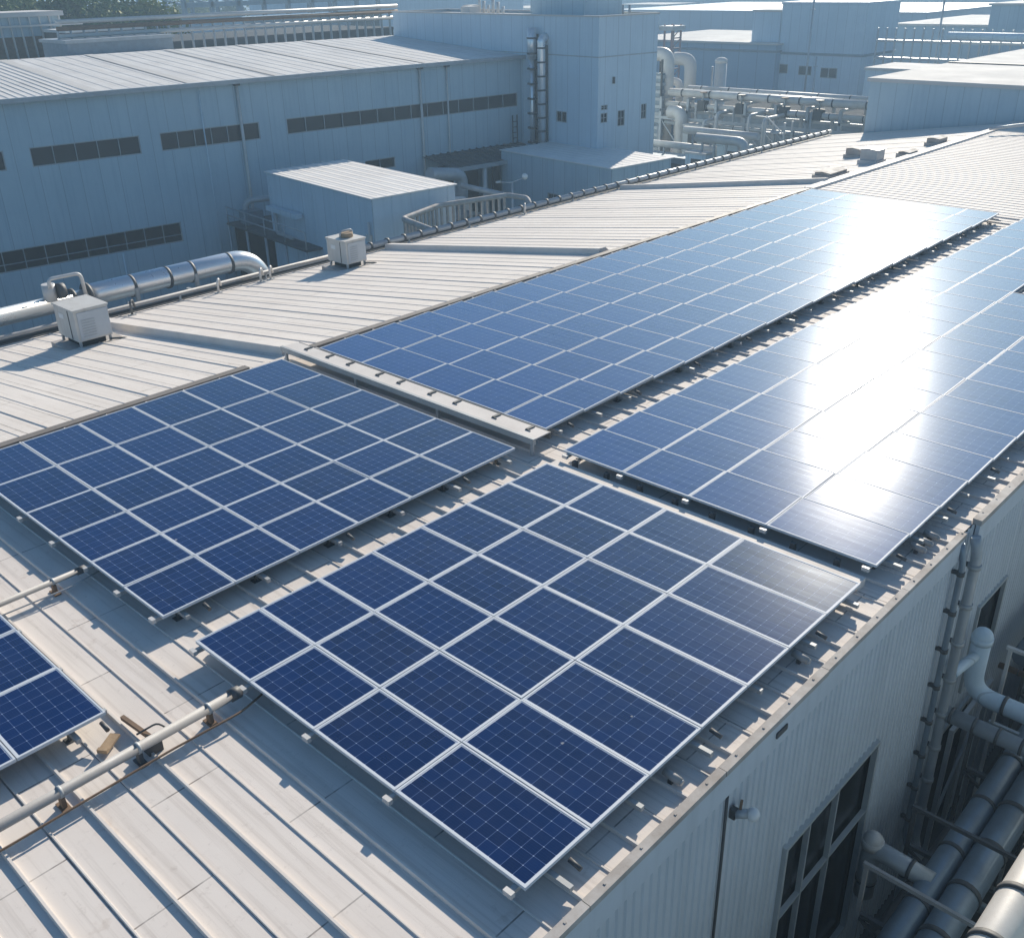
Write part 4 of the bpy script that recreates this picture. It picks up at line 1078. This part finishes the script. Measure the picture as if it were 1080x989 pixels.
for k, (px, Y, top, cr, mt, lab) in enumerate(((-30, 100, -14, 5.5, 'leaf2', 'dark tree at the picture edge behind the open blue shed'), (18, 104, -6, 5.0, 'leaf1', 'broad olive tree behind the open blue shed roof'),
        (62, 100, -16, 5.5, 'leaf2', 'tall deep green tree second from the container hall'), (108, 103, -10, 5.6, 'leaf2', 'round deep green tree beside the sunlit olive tree'), (148, 100, -2, 4.6, 'leaf1', 'sunlit olive tree beside the pale blue container hall'),
        (196, 190, -4, 6, 'leaf1', 'hazy olive tree far beyond the steel frame, first of three'), (238, 200, -2, 6, 'leaf2', 'hazy green tree far beyond the steel frame, middle of three'), (300, 210, 0, 7, 'leaf1', 'hazy olive tree seen through the steel frame, last of three'))):
    p = at(px, top, y=Y)
    tree(lab, p.x, p.y, (p.z - GZ) / 1.02, cr, M[mt], 40 + k)

# ---------------------------------------------------------------- alley side
# downpipes at the wall joint
for k, (xx, yy, r_, zb, lab) in enumerate(((10.02, -.60, .085, -6.9, 'fat grey downpipe with collars at the wall joint'), (9.66, -.52, .05, -6.6, 'thin dark downpipe beside the fat collared downpipe'))):
    t = pipe_thing('wall_downpipe', lab, [(xx, yy + .08, RZ - .10), (xx, yy, RZ - .4), (xx, yy, zb), (xx - .3, yy - .5, zb - .7)], r_, 'pipe' if k == 0 else 'pipeb', .18, 12, 'downpipes at the wall joint', 0)
    for q in range(8):
        zz = -.9 - q * .75
        MB().tube([(xx, yy, zz - .04), (xx, yy, zz + .04)], r_ * 1.25, 12).build('collar', M['steel'] if k == 0 else M['band'], t)
        MB().box(xx - .03, xx + .03, yy, YW - .005, zz - .03, zz + .03).build('bracket', M['dsteel'], t)
# wall lamp with conduit
t = thing('wall_lamp', 'small round grey wall lamp on the ribbed alley wall', 'lamp', (3.14, YW, -1.1))
MB().box(-.06, .02, -.10, -.024, -.07, .07).build('mount', M['dsteel'], t)
MB().tube([(-.02, -.08, 0), (.06, -.20, .02)], .06, 12).build('housing', M['pipe'], t); MB().ball((.09, -.25, .02), .085).build('lens', M['lampw'], t)
MB().tube([(.02, -.12, .05), (.04, -.12, .19)], .018, 8).build('stub', M['rust'], t)
slim('dark conduit cable running down the alley wall under the lamp', [(2.97, YW - .04, -.75), (2.98, YW - .04, -1.5), (2.96, YW - .04, -8.4)], .020, 'band')
o = MB().box(3.95, 4.2, -.475, -.457, -.52, -.44).build('scrape_plate', M['dsteel']); tag(o, 'torn dark patch plate on the fascia above the window', 'plate')
# pipes along and across the alley
pipe_thing('alley_pipe', 'fat banded pipe along the alley, nearer the wall', [(-6, -1.72, -5.0), (12.2, -1.66, -5.0), (12.6, -1.66, -8.4)], .20, 'pipeb', .3, 20, 'long banded pipes in the alley', 16)
pipe_thing('alley_pipe', 'fattest banded pipe along the alley beside the thinner one', [(-6, -2.22, -4.95), (22, -2.05, -4.95)], .245, 'pipeb', .3, 20, 'long banded pipes in the alley', 26)
pipe_thing('elbow_pipe', 'blue grey elbow pipe crossing the alley from the downpipes, upper one', [(11.0, -.72, -2.75), (11.0, -.72, -3.95), (11.0, -6, -3.95)], .165, 'wallC', .42, 20, 'pipes crossing the alley', 9).name = 'elbow_pipe'
T_ = bpy.data.objects['elbow_pipe']; MB().ball((11.0, -.72, -2.75), .175, 14, 8).tube([(11.0, -.72, -2.87), (11.0, -.72, -2.75)], .185, 16).build('cap', M['wallC'], T_)
MB().tube(fillet([(11.0, -.72, -3.1), (10.3, -.62, -3.1), (10.1, -.60, -3.1)], .1, 3), .09, 12).build('tee', M['wallC'], T_)
t = pipe_thing('cross_pipe', 'ribbed grey pipe crossing the alley just below the elbow pipe', [(10.1, -.55, -3.92), (10.1, -6, -3.98)], .14, 'pipe', .2, 18, 'pipes crossing the alley', 14)
t = pipe_thing('branch_pipe', 'knob ended branch pipe joining the fat alley pipe below the window', [(7.35, -.72, -5.9), (7.35, -.72, -4.85), (7.35, -1.70, -4.9)], .155, 'pipe', .26, 18, 'pipes crossing the alley', 3)
MB().ball((7.35, -.72, -4.72), .16, 16, 10).tube([(7.35, -.72, -4.84), (7.35, -.72, -4.70)], .175, 14).build('knob', M['pipew'], t)
pipe_thing('sunlit_pipe', 'thick pale pipe catching sun above the alley corner', [(-4, -3.0, -2.62), (16, -3.25, -2.62)], .26, 'pipew', .3, 24, None, 22, 'pipe')
for k, (xx, z_) in enumerate(((6.4, -4.3), (8.2, -4.5), (10.6, -4.4), (13.5, -4.2))):
    t = thing('pipe_trestle', ['steel trestle over the banded pipes beside the sunlit pipe', 'second steel trestle over the banded pipes past the window', 'steel trestle below the ribbed cross pipe', 'steel trestle behind the elbow pipe'][k], 'trestle', (xx, -2.0, GZ), 0, 'trestles holding the alley pipes')
    zz = z_ - GZ
    for yy in (-1.2, 1.0): MB().box(-.03, .03, yy - .03, yy + .03, 0, zz).build('post', M['pipe2'] if k == 0 else M['dsteel'], t)
    MB().box(-.028, .028, -1.25, 1.05, zz + .001, zz + .07).build('beam', M['pipe2'] if k == 0 else M['dsteel'], t)
    MB().box(-.04, .04, -1.15, .95, G(-5.32), G(-5.24)).build('beam', M['dsteel'], t)
    MB().bar((0, -1.2, G(-6.8)), (0, 1.0, G(-5.35)), .05, .05).build('brace', M['dsteel'], t)
t = thing('alley_railing', 'light steel railing frame across the alley under the elbow pipe', 'railing', (11.6, -.7, GZ))
for q in range(5): MB().box(-.03, .03, -.4 - q * .8, -.34 - q * .8, 0, G(-3.2)).build('baluster', M['pipew'], t)
for zz in (-3.2, -4.9): MB().box(-.035, .035, -3.7, -.3, G(zz), G(zz) + .06).build('handrail', M['pipew'] if zz > -4 else M['pipe'], t)
t = thing('door_frame_rack', 'grey steel frame standing before the dark doorway', 'steel frame', (10.75, -.62, GZ))
MB().box(0, 2.0, -.05, .03, G(-4.85), G(-4.75)).build('beam', M['pipe'], t); MB().box(1.9, 2.0, -.05, .03, 0, G(-4.86)).build('post', M['pipe'], t); MB().box(0, .08, -.05, .03, 0, G(-4.86)).build('post', M['pipe'], t)
MB().bar((.1, -.01, G(-7.0)), (1.9, -.01, G(-4.95)), .05, .05).build('brace', M['pipe'], t)
pipe_thing('far_alley_pipe', 'dim pipe along the alley wall beyond the doorway', [(13, -1.0, -4.2), (30, -1.0, -4.2)], .2, 'pipeb', .3, 14, None, 10)
pipe_thing('far_alley_pipe', 'dim pipe crossing the alley beyond the elbow pipe', [(15.5, -.6, -4.0), (15.5, -6, -4.0)], .16, 'pipeb', .3, 14, None, 6)
pipe_thing('low_alley_pipe', 'dark bent pipe on the alley floor below the downpipes', [(9.6, -1.0, -7.5), (9.0, -1.2, -7.9), (7.6, -1.4, -8.0)], .14, 'pipeb', .2, 12)
for lab, pts_, r_, mt_ in (('thin dark pipe along the alley between window wall and banded pipes', [(-4, -1.15, -6.2), (10.2, -1.15, -6.2), (10.2, -1.15, -8.4)], .07, 'dsteel'),
        ('slim pale pipe running just outside the fattest banded pipe', [(-4, -2.62, -5.5), (18, -2.55, -5.5)], .075, 'pipe'),
        ('slim grey pipe crossing the alley low before the dark doorway', [(9.0, -.9, -6.6), (9.0, -5.0, -6.6)], .09, 'pipe'),
        ('slim rusty pipe crossing above the banded pipes by the railing', [(12.7, -.7, -4.35), (12.7, -5.0, -4.35)], .06, 'rust'),
        ('slim upright pipe standing beside the branch pipe', [(8.1, -1.05, -8.4), (8.1, -1.05, -5.6), (8.1, -2.6, -5.6)], .06, 'pipeb')):
    pipe_thing('service_pipe', lab, pts_, r_, mt_, .2, 12, 'slim service pipes in the alley', 6, 'pipe')
for k, (x0_, x1_, y0_, y1_, h_) in enumerate(((-2, 5.8, -4.2, -2.9, 3.0), (6.5, 9.8, -3.6, -2.6, 2.2), (13.5, 17, -2.6, -1.3, 3.2))):
    t = thing('machine_cabinet', ['long dark machine cabinet under the sunlit pipe', 'dark machine cabinet beside the banded pipes', 'dark machine cabinet beyond the elbow pipe'][k], 'machine', (x0_, y0_, GZ), 0, 'dark machines in the alley')
    MB().box(0, x1_ - x0_, 0, y1_ - y0_, 0, h_).build('body', M['dsteel'], t); MB().box(-.05, x1_ - x0_ + .05, -.05, y1_ - y0_ + .05, h_ + .001, h_ + .06).build('lid', M['pipeb'], t)
    MB().box(.3, 1.2, y1_ - y0_ + .001, y1_ - y0_ + .03, .3, h_ - .3).build('door', M['pipeb'], t)
# unseen hall added across the alley to block skylight from it
t = house('skylight_block_hall', 'unseen blue hall added to shade the alley', -20, 40, -16, -5.0, 1.5, 'wallB', 'shedroof', over=.1, group='halls beyond the roof end')

# ---------------------------------------------------------------- air
hz = MB().box(-3200, 3200, -3200, 3200, GZ - 1.0, 14.0)
mt = bpy.data.materials.new('morning_haze'); mt.use_nodes = True
n = mt.node_tree; n.nodes.clear()
pv = n.nodes.new('ShaderNodeVolumePrincipled'); pv.inputs['Color'].default_value = (.55, .78, 1.0, 1); pv.inputs['Density'].default_value = .0017
pv.inputs['Anisotropy'].default_value = .2
om = n.nodes.new('ShaderNodeOutputMaterial'); n.links.new(pv.outputs[0], om.inputs['Volume'])
tag(hz.build('haze', mt), kind='stuff')
